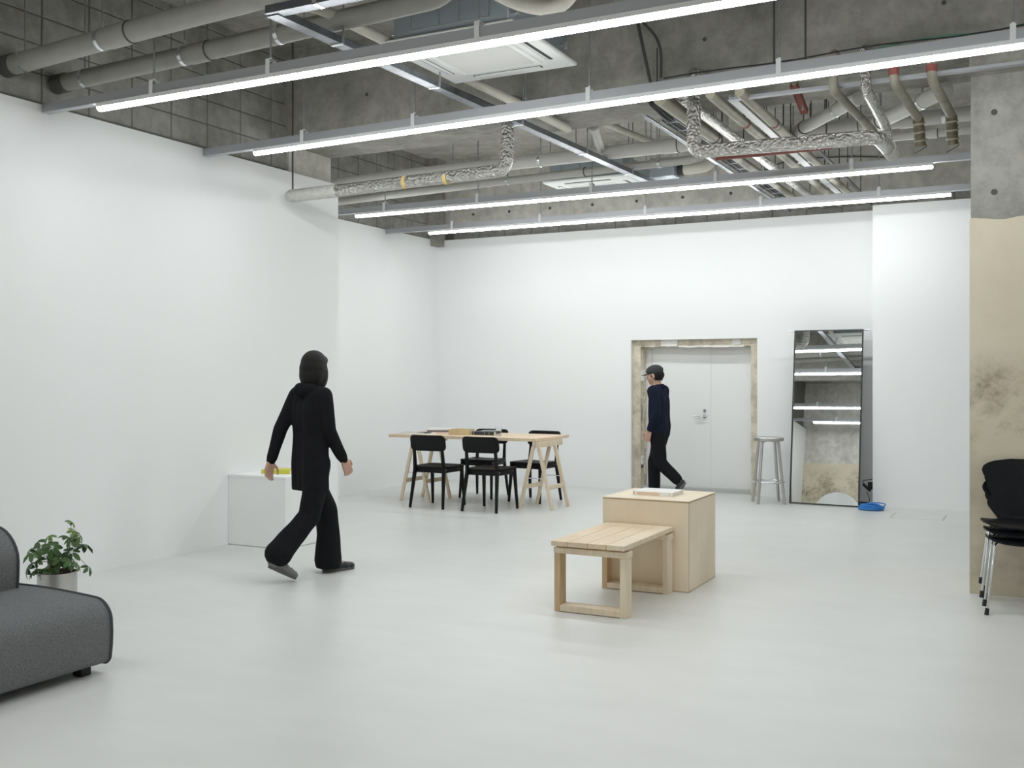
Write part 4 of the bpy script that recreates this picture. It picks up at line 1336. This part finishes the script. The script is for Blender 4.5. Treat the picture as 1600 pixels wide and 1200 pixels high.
sc0 = stack_chair('black moulded plywood chair at the bottom of the stack by the pillar', (-0.088, 7.02, 0), 0.06)
dup(sc0, (-0.102, 7.045, 0.046), 0.06, 'black moulded plywood chair in the middle of the stack by the pillar')
dup(sc0, (-0.118, 7.066, 0.092), 0.06, 'black moulded plywood chair on top of the stack by the pillar')

# ---- grey sofa module
def rprofile(x0, x1, z0, z1, r_ft, r_bt, r_fb, r_bb, bulge=0.015, n=7):
    """rounded section in (x, z); front is x1"""
    out = []
    for cx, cz, r, a0 in ((x1 - r_ft, z1 - r_ft, r_ft, 0), (x0 + r_bt, z1 - r_bt, r_bt, 90), (x0 + r_bb, z0 + r_bb, r_bb, 180), (x1 - r_fb, z0 + r_fb, r_fb, 270)):
        for k in range(n + 1):
            t = R_(a0 + 90 * k / n)
            out.append((cx + r * math.cos(t), cz + r * math.sin(t)))
    out = dense(out, 0.05)
    res = []
    for x, z in out:
        u, v = (x - x0) / (x1 - x0), (z - z0) / (z1 - z0)
        dz = bulge * math.sin(PI * max(0, min(1, u))) * max(0, v) ** 2
        dx = bulge * 0.8 * math.sin(PI * max(0, min(1, v))) * max(0, u) ** 3
        res.append((x + dx, z + dz))
    return res
so_ = thing('sofa', 'grey fabric sofa module with piped edges at the lower left', 'sofa', (-4.45, 2.4, 0))
YS = 3.53
seatp = rprofile(-4.98, -3.985, 0.045, 0.345, 0.085, 0.05, 0.035, 0.03, 0.02)
def extr(poly, y0, y1, lean=0.0):
    b = BM()
    n = 10
    rings = []
    for k, y in enumerate([y0] + [y0 + (y1 - y0) * i / n for i in range(1, n)] + [y1 - 0.012, y1]):
        sc = 1.0
        cx = sum(p[0] for p in poly) / len(poly)
        cz = sum(p[1] for p in poly) / len(poly)
        s = 0.985 if k in (0, n + 1) else 1.0
        rings.append([b.verts.new((cx + (x - cx) * s, y, cz + (z - cz) * s)) for x, z in poly])
    m = len(poly)
    for A, B in zip(rings, rings[1:]):
        for i in range(m):
            b.faces.new((A[i], A[(i + 1) % m], B[(i + 1) % m], B[i]))
    b.faces.new(rings[0])
    b.faces.new(rings[-1][::-1])
    return b
s1 = obj('seat', extr(seatp, 1.1, YS), 'sofa_fabric', so_, ang=60)
obj('seat_piping', tube(BM(), [(x, YS - 0.008, z) for x, z in seatp], 0.0075, 8, closed=True), 'piping', s1)
backp = rprofile(-5.05, -4.555, 0.335, 0.650, 0.15, 0.10, 0.03, 0.03, 0.012)
s2 = obj('backrest', extr(backp, 1.1, 3.46), 'sofa_fabric', so_, ang=60)
obj('back_piping', tube(BM(), [(x, 3.452, z) for x, z in backp], 0.0075, 8, closed=True), 'piping', s2)
for x in (-4.065, -4.90):
    for y in (3.43, 1.3):
        obj('foot', box(BM(), x - 0.03, x + 0.03, y - 0.03, y + 0.03, 0.0, 0.055, 0.004, 1), 'black_rubber', so_)

# ---- potted plant
PX, PY = -5.262, 4.262
pp = thing('potted_plant', 'umbrella plant in a brushed steel pot behind the sofa', 'plant', (PX, PY, 0))
obj('pot', lathe(BM(), [(0, 0), (0.109, 0), (0.112, 0.003), (0.112, 0.25), (0.1085, 0.25), (0.1085, 0.008), (0, 0.008)], n=40), 'brushed', pp, local=True)
obj('soil', lathe(BM(), [(0, 0.218), (0.05, 0.222), (0.107, 0.215), (0.107, 0.16), (0, 0.16)], n=24), 'soil', pp, local=True)
def leaf_mesh(m, k=7):
    b = BM()
    for i in range(k):
        a = -PI * 0.86 + 2 * PI * 0.86 * i / (k - 1)
        ln = 0.062 * (1 - 0.28 * abs(a) / PI)
        d = Vector((math.cos(a), math.sin(a), 0))
        s = Vector((-d.y, d.x, 0))
        prev = None
        for q, w in ((0.16, 0.003), (0.35, 0.010), (0.6, 0.0145), (0.82, 0.011), (1.0, 0.001)):
            c = d * (ln * q) + Vector((0, 0, -0.022 * q * q * 1.5))
            row = [b.verts.new(c + s * w + Vector((0, 0, 0.003))), b.verts.new(c), b.verts.new(c - s * w + Vector((0, 0, 0.003)))]
            if prev:
                b.faces.new((prev[0], prev[1], row[1], row[0]))
                b.faces.new((prev[1], prev[2], row[2], row[1]))
            prev = row
        b.faces.new((b.verts.new(d * 0.0), b.verts.new(d * (ln * 0.17) + s * 0.0015), b.verts.new(d * (ln * 0.17) - s * 0.0015)))
    return mesh_of('leaf', b, m)
LM = [leaf_mesh('leaf'), leaf_mesh('leaf', 6), leaf_mesh('leaf_young', 6)]
FR, FU = Vector((0.889, 0.458, 0)), Vector((-0.458, 0.889, 0))   # across and away, as the plant was posed
lr = random.Random(11)
spots = [(-0.165, 0.375, 2), (-0.125, 0.425, 1), (-0.12, 0.37, 0), (-0.14, 0.29, 0), (-0.09, 0.33, 0), (-0.08, 0.40, 0), (-0.06, 0.28, 0), (-0.03, 0.35, 0), (-0.035, 0.465, 2), (0.0, 0.31, 0), (0.005, 0.41, 0), (0.02, 0.37, 1), (0.045, 0.34, 0), (0.07, 0.30, 0), (0.05, 0.46, 0), (0.075, 0.545, 2), (0.08, 0.42, 0), (0.09, 0.37, 1), (0.12, 0.50, 2), (0.115, 0.33, 0), (0.14, 0.47, 1), (0.135, 0.40, 0), (0.14, 0.30, 0), (0.155, 0.26, 1), (-0.10, 0.27, 0), (0.03, 0.29, 0), (-0.02, 0.27, 1), (0.10, 0.45, 0)]
hubs = [Vector((0.0, 0.0, 0.36)), Vector((-0.06, 0.01, 0.33)), Vector((0.07, 0.0, 0.38))]
stm = BM()
for h in hubs:
    tube(stm, fillet([(h.x * 0.2, 0, 0.2), (h.x * 0.7, 0.005, 0.28), tuple(FR * h.x + Vector((0, 0, h.z)))], 0.05), 0.0055, 8)
obj('stem', stm, 'stem', pp, local=True)
for i, (ax, z, kind) in enumerate(spots):
    dep = lr.uniform(-0.085, 0.085)
    p = FR * ax + FU * dep + Vector((0, 0, z))
    h = min(hubs, key=lambda q: abs(q.x - ax))
    hp = FR * h.x + Vector((0, 0, min(h.z, z - 0.01) if z > 0.3 else h.z - 0.02))
    b = BM()
    tube(b, fillet([hp, (hp + p) / 2 + Vector((0, 0, 0.02)), p], 0.03, 4), 0.0016, 6)
    obj('leaf_stalk', b, 'stem' if kind < 2 else 'leaf_young', pp, local=True)
    o = bpy.data.objects.new('leaf', LM[kind])
    COL.objects.link(o)
    o.parent = pp
    o.location = p
    out = math.atan2(p.y, p.x)
    o.rotation_euler = (lr.uniform(-0.45, 0.45), 0.5 + lr.uniform(-0.2, 0.6), out + lr.uniform(-0.5, 0.5))
    s = lr.uniform(0.85, 1.15) * (1.0 if kind < 2 else 0.8)
    o.scale = (s, s, s)

# ---- round mirror leaning on the wall behind the camera (seen in the tall mirror)
rm = thing('round_mirror', 'round frameless mirror hung on the concrete wall, seen in the tall mirror', 'mirror', (-5.3, YF + 0.035, 0.72))
b = BM()
T2 = Matrix.Rotation(R_(0), 4, 'X')
n = 48
c1 = [b.verts.new(T2 @ Vector((0.55 * math.cos(2 * PI * k / n), 0.0, 0.55 + 0.55 * math.sin(2 * PI * k / n)))) for k in range(n)]
c2 = [b.verts.new(T2 @ Vector((0.55 * math.cos(2 * PI * k / n), -0.006, 0.55 + 0.55 * math.sin(2 * PI * k / n)))) for k in range(n)]
b.faces.new(c1)
b.faces.new(c2[::-1])
for k in range(n):
    b.faces.new((c1[k], c1[(k + 1) % n], c2[(k + 1) % n], c2[k]))
obj('glass_disc', b, 'mirror', rm, local=True)

# ================================================================== PEOPLE
def cap(bm, p, q, r0, r1, n=14, flat=None):
    """tapered capsule from p to q"""
    p, q = Vector(p), Vector(q)
    d = q - p
    L = d.length
    if L < 1e-6:
        return ball(bm, p, r0, n)
    dn, s, u = frame_of(d)
    prof = []
    for k in range(5):
        a = PI / 2 * k / 4
        prof.append((-r0 * math.cos(a), r0 * math.sin(a)))
    for k in range(5):
        a = PI / 2 * (4 - k) / 4
        prof.append((L + r1 * math.cos(a), r1 * math.sin(a)))
    rings = []
    for h, r in prof:
        if r < 1e-6:
            rings.append([bm.verts.new(p + dn * h)])
        else:
            rings.append([bm.verts.new(p + dn * h + (s * math.cos(2 * PI * k / n) + u * math.sin(2 * PI * k / n)) * r) for k in range(n)])
    for A, B in zip(rings, rings[1:]):
        for k in range(n):
            j = (k + 1) % n
            if len(A) == 1:
                bm.faces.new((A[0], B[j], B[k]))
            elif len(B) == 1:
                bm.faces.new((A[k], A[j], B[0]))
            else:
                bm.faces.new((A[k], A[j], B[j], B[k]))
    return bm

def chain(bm, pts):
    """pts: (x, y, z, r) joints of one limb"""
    for a, b in zip(pts, pts[1:]):
        cap(bm, a[:3], b[:3], a[3], b[3])

def ell(bm, c, r, rot=None):
    res = bmesh.ops.create_uvsphere(bm, u_segments=20, v_segments=14, radius=1)
    M = Matrix.Diagonal((*r, 1))
    if rot:
        M = rot.to_4x4() @ M
    M = Matrix.Translation(Vector(c)) @ M
    for v in res['verts']:
        v.co = M @ v.co

def weld(name, bm, m, parent, voxel, smooth=2, wob=0.0, seed=0, hem=None):
    """fuse overlapping solids into one continuous skin"""
    bmesh.ops.recalc_face_normals(bm, faces=bm.faces)
    me = bpy.data.meshes.new('tmp')
    bm.to_mesh(me)
    bm.free()
    o = bpy.data.objects.new('tmp', me)
    COL.objects.link(o)
    md = o.modifiers.new('r', 'REMESH')
    md.mode = 'VOXEL'
    md.voxel_size = voxel
    dg = bpy.context.evaluated_depsgraph_get()
    me2 = bpy.data.meshes.new_from_object(o.evaluated_get(dg))
    bpy.data.objects.remove(o)
    bpy.data.meshes.remove(me)
    b = BM()
    b.from_mesh(me2)
    bpy.data.meshes.remove(me2)
    for _ in range(smooth):
        bmesh.ops.smooth_vert(b, verts=b.verts, factor=0.5, use_axis_x=True, use_axis_y=True, use_axis_z=True)
    if wob:
        for v in b.verts:
            p = v.co
            v.co = p + Vector((1, 1, 0.3)) * 0 + noise.noise_vector(Vector((p.x * 9, p.y * 9, p.z * 5 + seed))) * wob
    if hem is not None:
        for v in b.verts:
            if v.co.z < hem:
                v.co.z = hem - 0.02 * (hem - v.co.z)
    return obj(name, b, m, parent, local=True, ang=180)

def hand(bm, wrist, d, palm_n, thumb_side, s=1.0):
    """relaxed hand: palm, four bent fingers of unequal length, thumb from the palm's side"""
    w = Vector(wrist)
    d = Vector(d).normalized()
    nrm = Vector(palm_n)
    nrm = (nrm - d * nrm.dot(d)).normalized()
    side = d.cross(nrm).normalized() * thumb_side
    for t in (-1, -0.33, 0.33, 1):
        cap(bm, w + side * (0.012 * t), w + d * 0.078 * s + side * (0.028 * t * s), 0.015 * s, 0.0125 * s, 10)
    for i, (t, L) in enumerate(((1, 0.066), (0.33, 0.074), (-0.33, 0.070), (-1, 0.054))):
        b0 = w + d * 0.080 * s + side * (0.029 * t * s)
        L *= s
        k = 0.18 + 0.06 * i
        d1 = (d + nrm * k + side * 0.05 * t).normalized()
        d2 = (d + nrm * (k + 0.45) + side * 0.03 * t).normalized()
        d3 = (d + nrm * (k + 0.95)).normalized()
        p1 = b0 + d1 * L * 0.45
        p2 = p1 + d2 * L * 0.32
        p3 = p2 + d3 * L * 0.24
        for a, c, r0, r1 in ((b0, p1, 0.0092, 0.0086), (p1, p2, 0.0086, 0.0078), (p2, p3, 0.0078, 0.0066)):
            cap(bm, a, c, r0 * s, r1 * s, 10)
    t0 = w + d * 0.026 * s + side * 0.024 * s + nrm * 0.004
    t1 = t0 + (d * 0.55 + side * 0.75 + nrm * 0.25).normalized() * 0.036 * s
    t2 = t1 + (d * 0.92 + side * 0.28 + nrm * 0.32).normalized() * 0.027 * s
    t3 = t2 + (d * 0.97 + nrm * 0.35).normalized() * 0.022 * s
    for a, c, r0, r1 in ((t0, t1, 0.0135, 0.0108), (t1, t2, 0.0105, 0.0092), (t2, t3, 0.0092, 0.0076)):
        cap(bm, a, c, r0 * s, r1 * s, 10)

def head(bm, c, yaw=0.0, nod=0.0, s=1.0):
    """skull, jaw, nose, lips, brows, ears; faces +y"""
    Rm = Matrix.Rotation(yaw, 3, 'Z') @ Matrix.Rotation(nod, 3, 'X')
    c = Vector(c)
    def E(o, r):
        ell(bm, c + Rm @ (Vector(o) * s), Vector(r) * s, Rm)
    E((0, -0.012, 0.022), (0.073, 0.092, 0.084))
    E((0, 0.022, -0.030), (0.060, 0.066, 0.072))
    E((0, 0.050, -0.078), (0.034, 0.034, 0.026))
    for q in (-1, 1):
        E((q * 0.038, 0.056, -0.026), (0.024, 0.024, 0.026))
        E((q * 0.076, -0.006, -0.012), (0.009, 0.019, 0.031))
        E((q * 0.030, 0.074, 0.022), (0.024, 0.012, 0.009))
        E((q * 0.012, 0.092, -0.030), (0.009, 0.010, 0.008))
    cap(bm, c + Rm @ (Vector((0, 0.080, 0.012)) * s), c + Rm @ (Vector((0, 0.098, -0.024)) * s), 0.009 * s, 0.011 * s, 10)
    E((0, 0.083, -0.053), (0.024, 0.011, 0.006))
    E((0, 0.081, -0.062), (0.020, 0.011, 0.006))
    return Rm

def eyes(parent, c, Rm, s=1.0):
    for q in (-1, 1):
        b = BM()
        p = Vector(c) + Rm @ (Vector((q * 0.030, 0.072, 0.006)) * s)
        ell(b, p, (0.012 * s, 0.010 * s, 0.007 * s), Rm)
        e = obj('eye', b, 'paper', parent, local=True)
        b = BM()
        ell(b, p + Rm @ Vector((0, 0.0075 * s, 0)), (0.0055 * s, 0.0035 * s, 0.0055 * s), Rm)
        obj('iris', b, 'hair', e, local=True)

def shoe(name, parent, heel, toe, m, pitch_up=0.0):
    """a trainer from heel point to toe point (both on its sole line)"""
    h, t = Vector(heel), Vector(toe)
    d = (t - h).normalized()
    s = d.cross(Vector((0, 0, 1))).normalized()
    u = s.cross(d).normalized()
    L = (t - h).length
    b = BM()
    for f, w, z, r in ((0.10, 0.012, 0.040, 0.034), (0.28, 0.014, 0.046, 0.036), (0.48, 0.018, 0.040, 0.034), (0.66, 0.022, 0.033, 0.031), (0.82, 0.020, 0.028, 0.027), (0.90, 0.012, 0.026, 0.024)):
        p = h + d * (L * f) + u * z
        cap(b, p - s * w, p + s * w, r, r, 12)
    cap(b, h + d * L * 0.14 + u * 0.04, h + d * L * 0.66 + u * 0.033, 0.034, 0.030)
    cap(b, h + d * L * 0.20 + u * 0.05, h + d * L * 0.24 + u * 0.10, 0.036, 0.036)
    o = weld(name, b, m, parent, 0.008, 2)
    b = BM()
    out = []
    for k in range(28):
        a = 2 * PI * k / 28
        f = 0.5 - 0.5 * math.cos(a)
        w = (0.030 + 0.014 * math.sin(PI * f ** 1.3)) * (1 if math.sin(a) > 0 else -1) * min(1, abs(math.sin(a)) * 1.9)
        out.append((f, w))
    A = [b.verts.new(h + d * (L * f) + s * w) for f, w in out]
    B = [b.verts.new(h + d * (L * f) + s * w * 1.02 + u * 0.022) for f, w in out]
    b.faces.new(A)
    b.faces.new(B[::-1])
    for k in range(28):
        b.faces.new((A[k], A[(k + 1) % 28], B[(k + 1) % 28], B[k]))
    obj('sole', b, 'sole', o, local=True)
    return o

# ---- walker in black, striding away along the left wall (faces +y)
p1 = thing('person', 'person in a black hooded top and flared trousers striding past the white plinth', 'person', (-4.63, 5.87, 0), R_(-20))
hc = (0.0, 0.035, 1.482)
hipL, hipR = (-0.082, 0.0, 0.80), (0.082, 0.0, 0.80)
kneL, ankL = (-0.070, 0.175, 0.445), (-0.055, 0.195, 0.085)
kneR, ankR = (0.072, -0.055, 0.435), (0.062, -0.325, 0.165)
shL, shR = (-0.150, -0.015, 1.285), (0.150, 0.010, 1.285)
elL, wrL = (-0.185, -0.135, 1.045), (-0.180, -0.215, 0.825)
elR, wrR = (0.185, 0.035, 1.040), (0.165, 0.165, 0.830)
b = BM()
Rm1 = head(b, hc, R_(28), R_(-8))
chain(b, [(0, 0.0, 1.30, 0.055), (0, 0.018, 1.40, 0.050), (0, 0.025, 1.45, 0.050)])
for x in (-0.055, 0, 0.055):
    chain(b, [(x * 0.9, -0.005, 0.83, 0.078), (x * 0.8, 0.0, 1.02, 0.072), (x, 0.0, 1.18, 0.078), (x * 1.1, 0.0, 1.25, 0.058)])
for S, E_, W_, t in ((shL, elL, wrL, 1), (shR, elR, wrR, -1)):
    chain(b, [(*S, 0.048), (*[(a + c) / 2 for a, c in zip(S, E_)], 0.041), (*E_, 0.036), (*[(a * 2 + c) / 3 for a, c in zip(E_, W_)], 0.037), (*W_, 0.025)])
    d = Vector(W_) - Vector(E_)
    hand(b, W_, d + Vector((0, 0.02, -0.05)), (t * 1.0, 0, 0), 1 if t < 0 else -1, 0.98)
for Hh, K, A_ in ((hipL, kneL, ankL), (hipR, kneR, ankR)):
    chain(b, [(*Hh, 0.082), (*K, 0.052), (*[(a * 2 + c) / 3 for a, c in zip(K, A_)], 0.050), (*A_, 0.034)])
chain(b, [(*ankL, 0.034), (-0.058, 0.29, 0.045, 0.030)])
chain(b, [(*ankR, 0.032), (0.062, -0.255, 0.098, 0.022)])
weld('body', b, 'skin', p1, 0.0055, 3)
eyes(p1, hc, Rm1)
# bobbed hair
b = BM()
ell(b, Vector(hc) + Vector((0, -0.020, 0.028)), (0.090, 0.106, 0.094))
ell(b, Vector(hc) + Vector((0, -0.038, -0.055)), (0.092, 0.086, 0.105))
ell(b, Vector(hc) + Vector((0, -0.030, -0.012)), (0.0945, 0.100, 0.090))
for q in (-1, 1):
    ell(b, Vector(hc) + Vector((q * 0.066, 0.012, -0.055)), (0.026, 0.050, 0.092))
    ell(b, Vector(hc) + Vector((q * 0.032, 0.036, 0.058)), (0.042, 0.046, 0.036))
b.transform(Matrix.Translation(Vector(hc)) @ Rm1.to_4x4() @ Matrix.Translation(-Vector(hc)))
weld('hair', b, 'hair', p1, 0.008, 5, 0.003)
# hooded top, long and loose
b = BM()
for x in (-0.066, 0, 0.066):
    chain(b, [(x * 1.15, -0.005, 0.62, 0.092), (x * 1.05, -0.005, 0.80, 0.098), (x * 0.95, -0.002, 1.0, 0.094), (x * 1.0, -0.008, 1.18, 0.098), (x * 1.15, -0.006, 1.268, 0.074)])
for S, E_, W_ in ((shL, elL, wrL), (shR, elR, wrR)):
    chain(b, [(*S, 0.066), (*[(a + c) / 2 for a, c in zip(S, E_)], 0.057), (*E_, 0.051), (*[(a + c) / 2 for a, c in zip(E_, W_)], 0.046), (*[(a * 0.12 + c * 0.88) for a, c in zip(E_, W_)], 0.040)])
    cap(b, [(a * 0.12 + c * 0.88) for a, c in zip(E_, W_)], W_, 0.036, 0.033)
chain(b, [(-0.07, -0.045, 1.335, 0.042), (0, -0.085, 1.325, 0.052), (0.07, -0.045, 1.335, 0.042), (0.055, 0.045, 1.335, 0.030), (-0.055, 0.045, 1.335, 0.030), (-0.07, -0.045, 1.335, 0.042)])
weld('hooded_top', b, 'black_cloth', p1, 0.009, 3, 0.008, 3, 0.615)
# flared trousers
b = BM()
for x in (-0.07, 0, 0.07):
    chain(b, [(x, 0, 0.90, 0.085), (x * 1.1, 0, 0.78, 0.095)])
chain(b, [(*hipL, 0.098), (-0.078, 0.10, 0.60, 0.086), (*kneL, 0.078), (-0.064, 0.185, 0.27, 0.084), (-0.06, 0.180, 0.09, 0.104)])
chain(b, [(*hipR, 0.098), (0.08, -0.02, 0.62, 0.086), (*kneR, 0.078), (0.068, -0.19, 0.31, 0.084), (0.064, -0.290, 0.205, 0.100)])
weld('trousers', b, 'black_cloth', p1, 0.009, 3, 0.009, 9, 0.035)
shoe('shoe', p1, (-0.058, 0.135, 0.0), (-0.060, 0.405, 0.0), 'shoe')
shoe('shoe', p1, (0.064, -0.375, 0.118), (0.064, -0.165, 0.008), 'shoe_grey')

# ---- walker in a cap crossing in front of the doorway (faces -X in the room)
p2 = thing('person', 'person in a dark cap and navy sweatshirt walking past the doorway', 'person', (-4.005, 11.50, 0), R_(90))
hc2 = (0.0, 0.045, 1.432)
b = BM()
Rm2 = head(b, hc2, R_(4), R_(-10))
chain(b, [(0, 0.0, 1.26, 0.056), (0, 0.018, 1.35, 0.052), (0, 0.03, 1.40, 0.052)])
for x in (-0.06, 0, 0.06):
    chain(b, [(x * 0.9, -0.02, 0.80, 0.080), (x * 0.8, -0.015, 0.99, 0.074), (x, -0.01, 1.16, 0.082), (x * 1.1, -0.008, 1.22, 0.060)])
sL2, sR2 = (-0.175, 0.0, 1.25), (0.175, -0.005, 1.25)
eL2, wL2 = (-0.225, -0.06, 1.0), (-0.20, 0.035, 0.79)
eR2, wR2 = (0.225, 0.02, 1.0), (0.20, 0.13, 0.79)
for S, E_, W_, t in ((sL2, eL2, wL2, 1), (sR2, eR2, wR2, -1)):
    chain(b, [(*S, 0.050), (*[(a + c) / 2 for a, c in zip(S, E_)], 0.044), (*E_, 0.038), (*[(a * 2 + c) / 3 for a, c in zip(E_, W_)], 0.039), (*W_, 0.027)])
    hand(b, W_, Vector(W_) - Vector(E_) + Vector((0, 0, -0.05)), (t, 0, 0), 1 if t < 0 else -1, 1.0)
hL2, hR2 = (-0.085, -0.02, 0.78), (0.085, -0.02, 0.78)
kL2, aL2 = (-0.075, -0.045, 0.42), (-0.065, -0.285, 0.20)
kR2, aR2 = (0.075, 0.075, 0.43), (0.065, 0.075, 0.085)
for Hh, K, A_ in ((hL2, kL2, aL2), (hR2, kR2, aR2)):
    chain(b, [(*Hh, 0.084), (*K, 0.054), (*[(a * 2 + c) / 3 for a, c in zip(K, A_)], 0.051), (*A_, 0.035)])
chain(b, [(*aL2, 0.032), (-0.065, -0.262, 0.13, 0.022)])
chain(b, [(*aR2, 0.034), (0.065, 0.17, 0.045, 0.030)])
weld('body', b, 'skin', p2, 0.0055, 3)
eyes(p2, hc2, Rm2)
b = BM()
ell(b, Vector(hc2) + Vector((0, -0.030, 0.006)), (0.081, 0.090, 0.070))
for k in range(7):
    a = R_(200 + 140 * k / 6)
    x, y = 0.072 * math.cos(a), 0.078 * math.sin(a) - 0.012
    cap(b, Vector(hc2) + Vector((x, y, 0.0)), Vector(hc2) + Vector((x, y, -0.055)), 0.016, 0.010, 8)
weld('hair', b, 'hair', p2, 0.008, 2, 0.002)
b = BM()
ell(b, Vector(hc2) + Rm2 @ Vector((0, -0.012, 0.052)), (0.086, 0.104, 0.070), Rm2)
cp_ = weld('cap', b, 'cap_cloth', p2, 0.008, 2)
b = BM()
o_ = [(0.070 * math.cos(R_(a)), 0.072 + 0.085 * max(0, math.sin(R_(a)))) for a in range(0, 181, 15)] + [(-0.060, 0.05), (0.060, 0.05)]
plate(b, o_, lambda u, v: Vector(hc2) + Rm2 @ Vector((u, v, 0.034 - 2.2 * u * u - 0.10 * (v - 0.07))), lambda u, v: Vector(hc2) + Rm2 @ Vector((u, v, 0.030 - 2.2 * u * u - 0.10 * (v - 0.07))), 3)
obj('brim', b, 'cap_cloth', cp_, local=True)
b = BM()
for x in (-0.075, 0, 0.075):
    chain(b, [(x * 1.1, -0.018, 0.76, 0.098), (x * 1.1, -0.018, 0.84, 0.108), (x * 0.98, -0.012, 0.99, 0.102), (x * 1.0, -0.012, 1.15, 0.102), (x * 1.15, -0.008, 1.232, 0.076)])
for S, E_, W_ in ((sL2, eL2, wL2), (sR2, eR2, wR2)):
    chain(b, [(*S, 0.072), (*[(a + c) / 2 for a, c in zip(S, E_)], 0.063), (*E_, 0.056), (*[(a + c) / 2 for a, c in zip(E_, W_)], 0.050), (*[(a * 0.12 + c * 0.88) for a, c in zip(E_, W_)], 0.040)])
chain(b, [(-0.055, 0, 1.30, 0.030), (0, -0.05, 1.305, 0.034), (0.055, 0, 1.30, 0.030), (0, 0.05, 1.285, 0.026), (-0.055, 0, 1.30, 0.030)])
weld('sweatshirt', b, 'navy_cloth', p2, 0.009, 3, 0.008, 4, 0.70)
b = BM()
for x in (-0.07, 0, 0.07):
    chain(b, [(x, -0.02, 0.88, 0.085), (x * 1.1, -0.02, 0.77, 0.096)])
chain(b, [(*hL2, 0.098), (*kL2, 0.076), (-0.07, -0.16, 0.32, 0.070), (-0.067, -0.25, 0.235, 0.066)])
chain(b, [(*hR2, 0.098), (*kR2, 0.076), (0.07, 0.075, 0.26, 0.070), (0.067, 0.072, 0.12, 0.068)])
weld('trousers', b, 'black_cloth', p2, 0.009, 3, 0.008, 6)
shoe('shoe', p2, (0.065, 0.01, 0.0), (0.065, 0.285, 0.0), 'shoe')
shoe('shoe', p2, (-0.065, -0.355, 0.205), (-0.065, -0.245, -0.0 + 0.012), 'shoe')
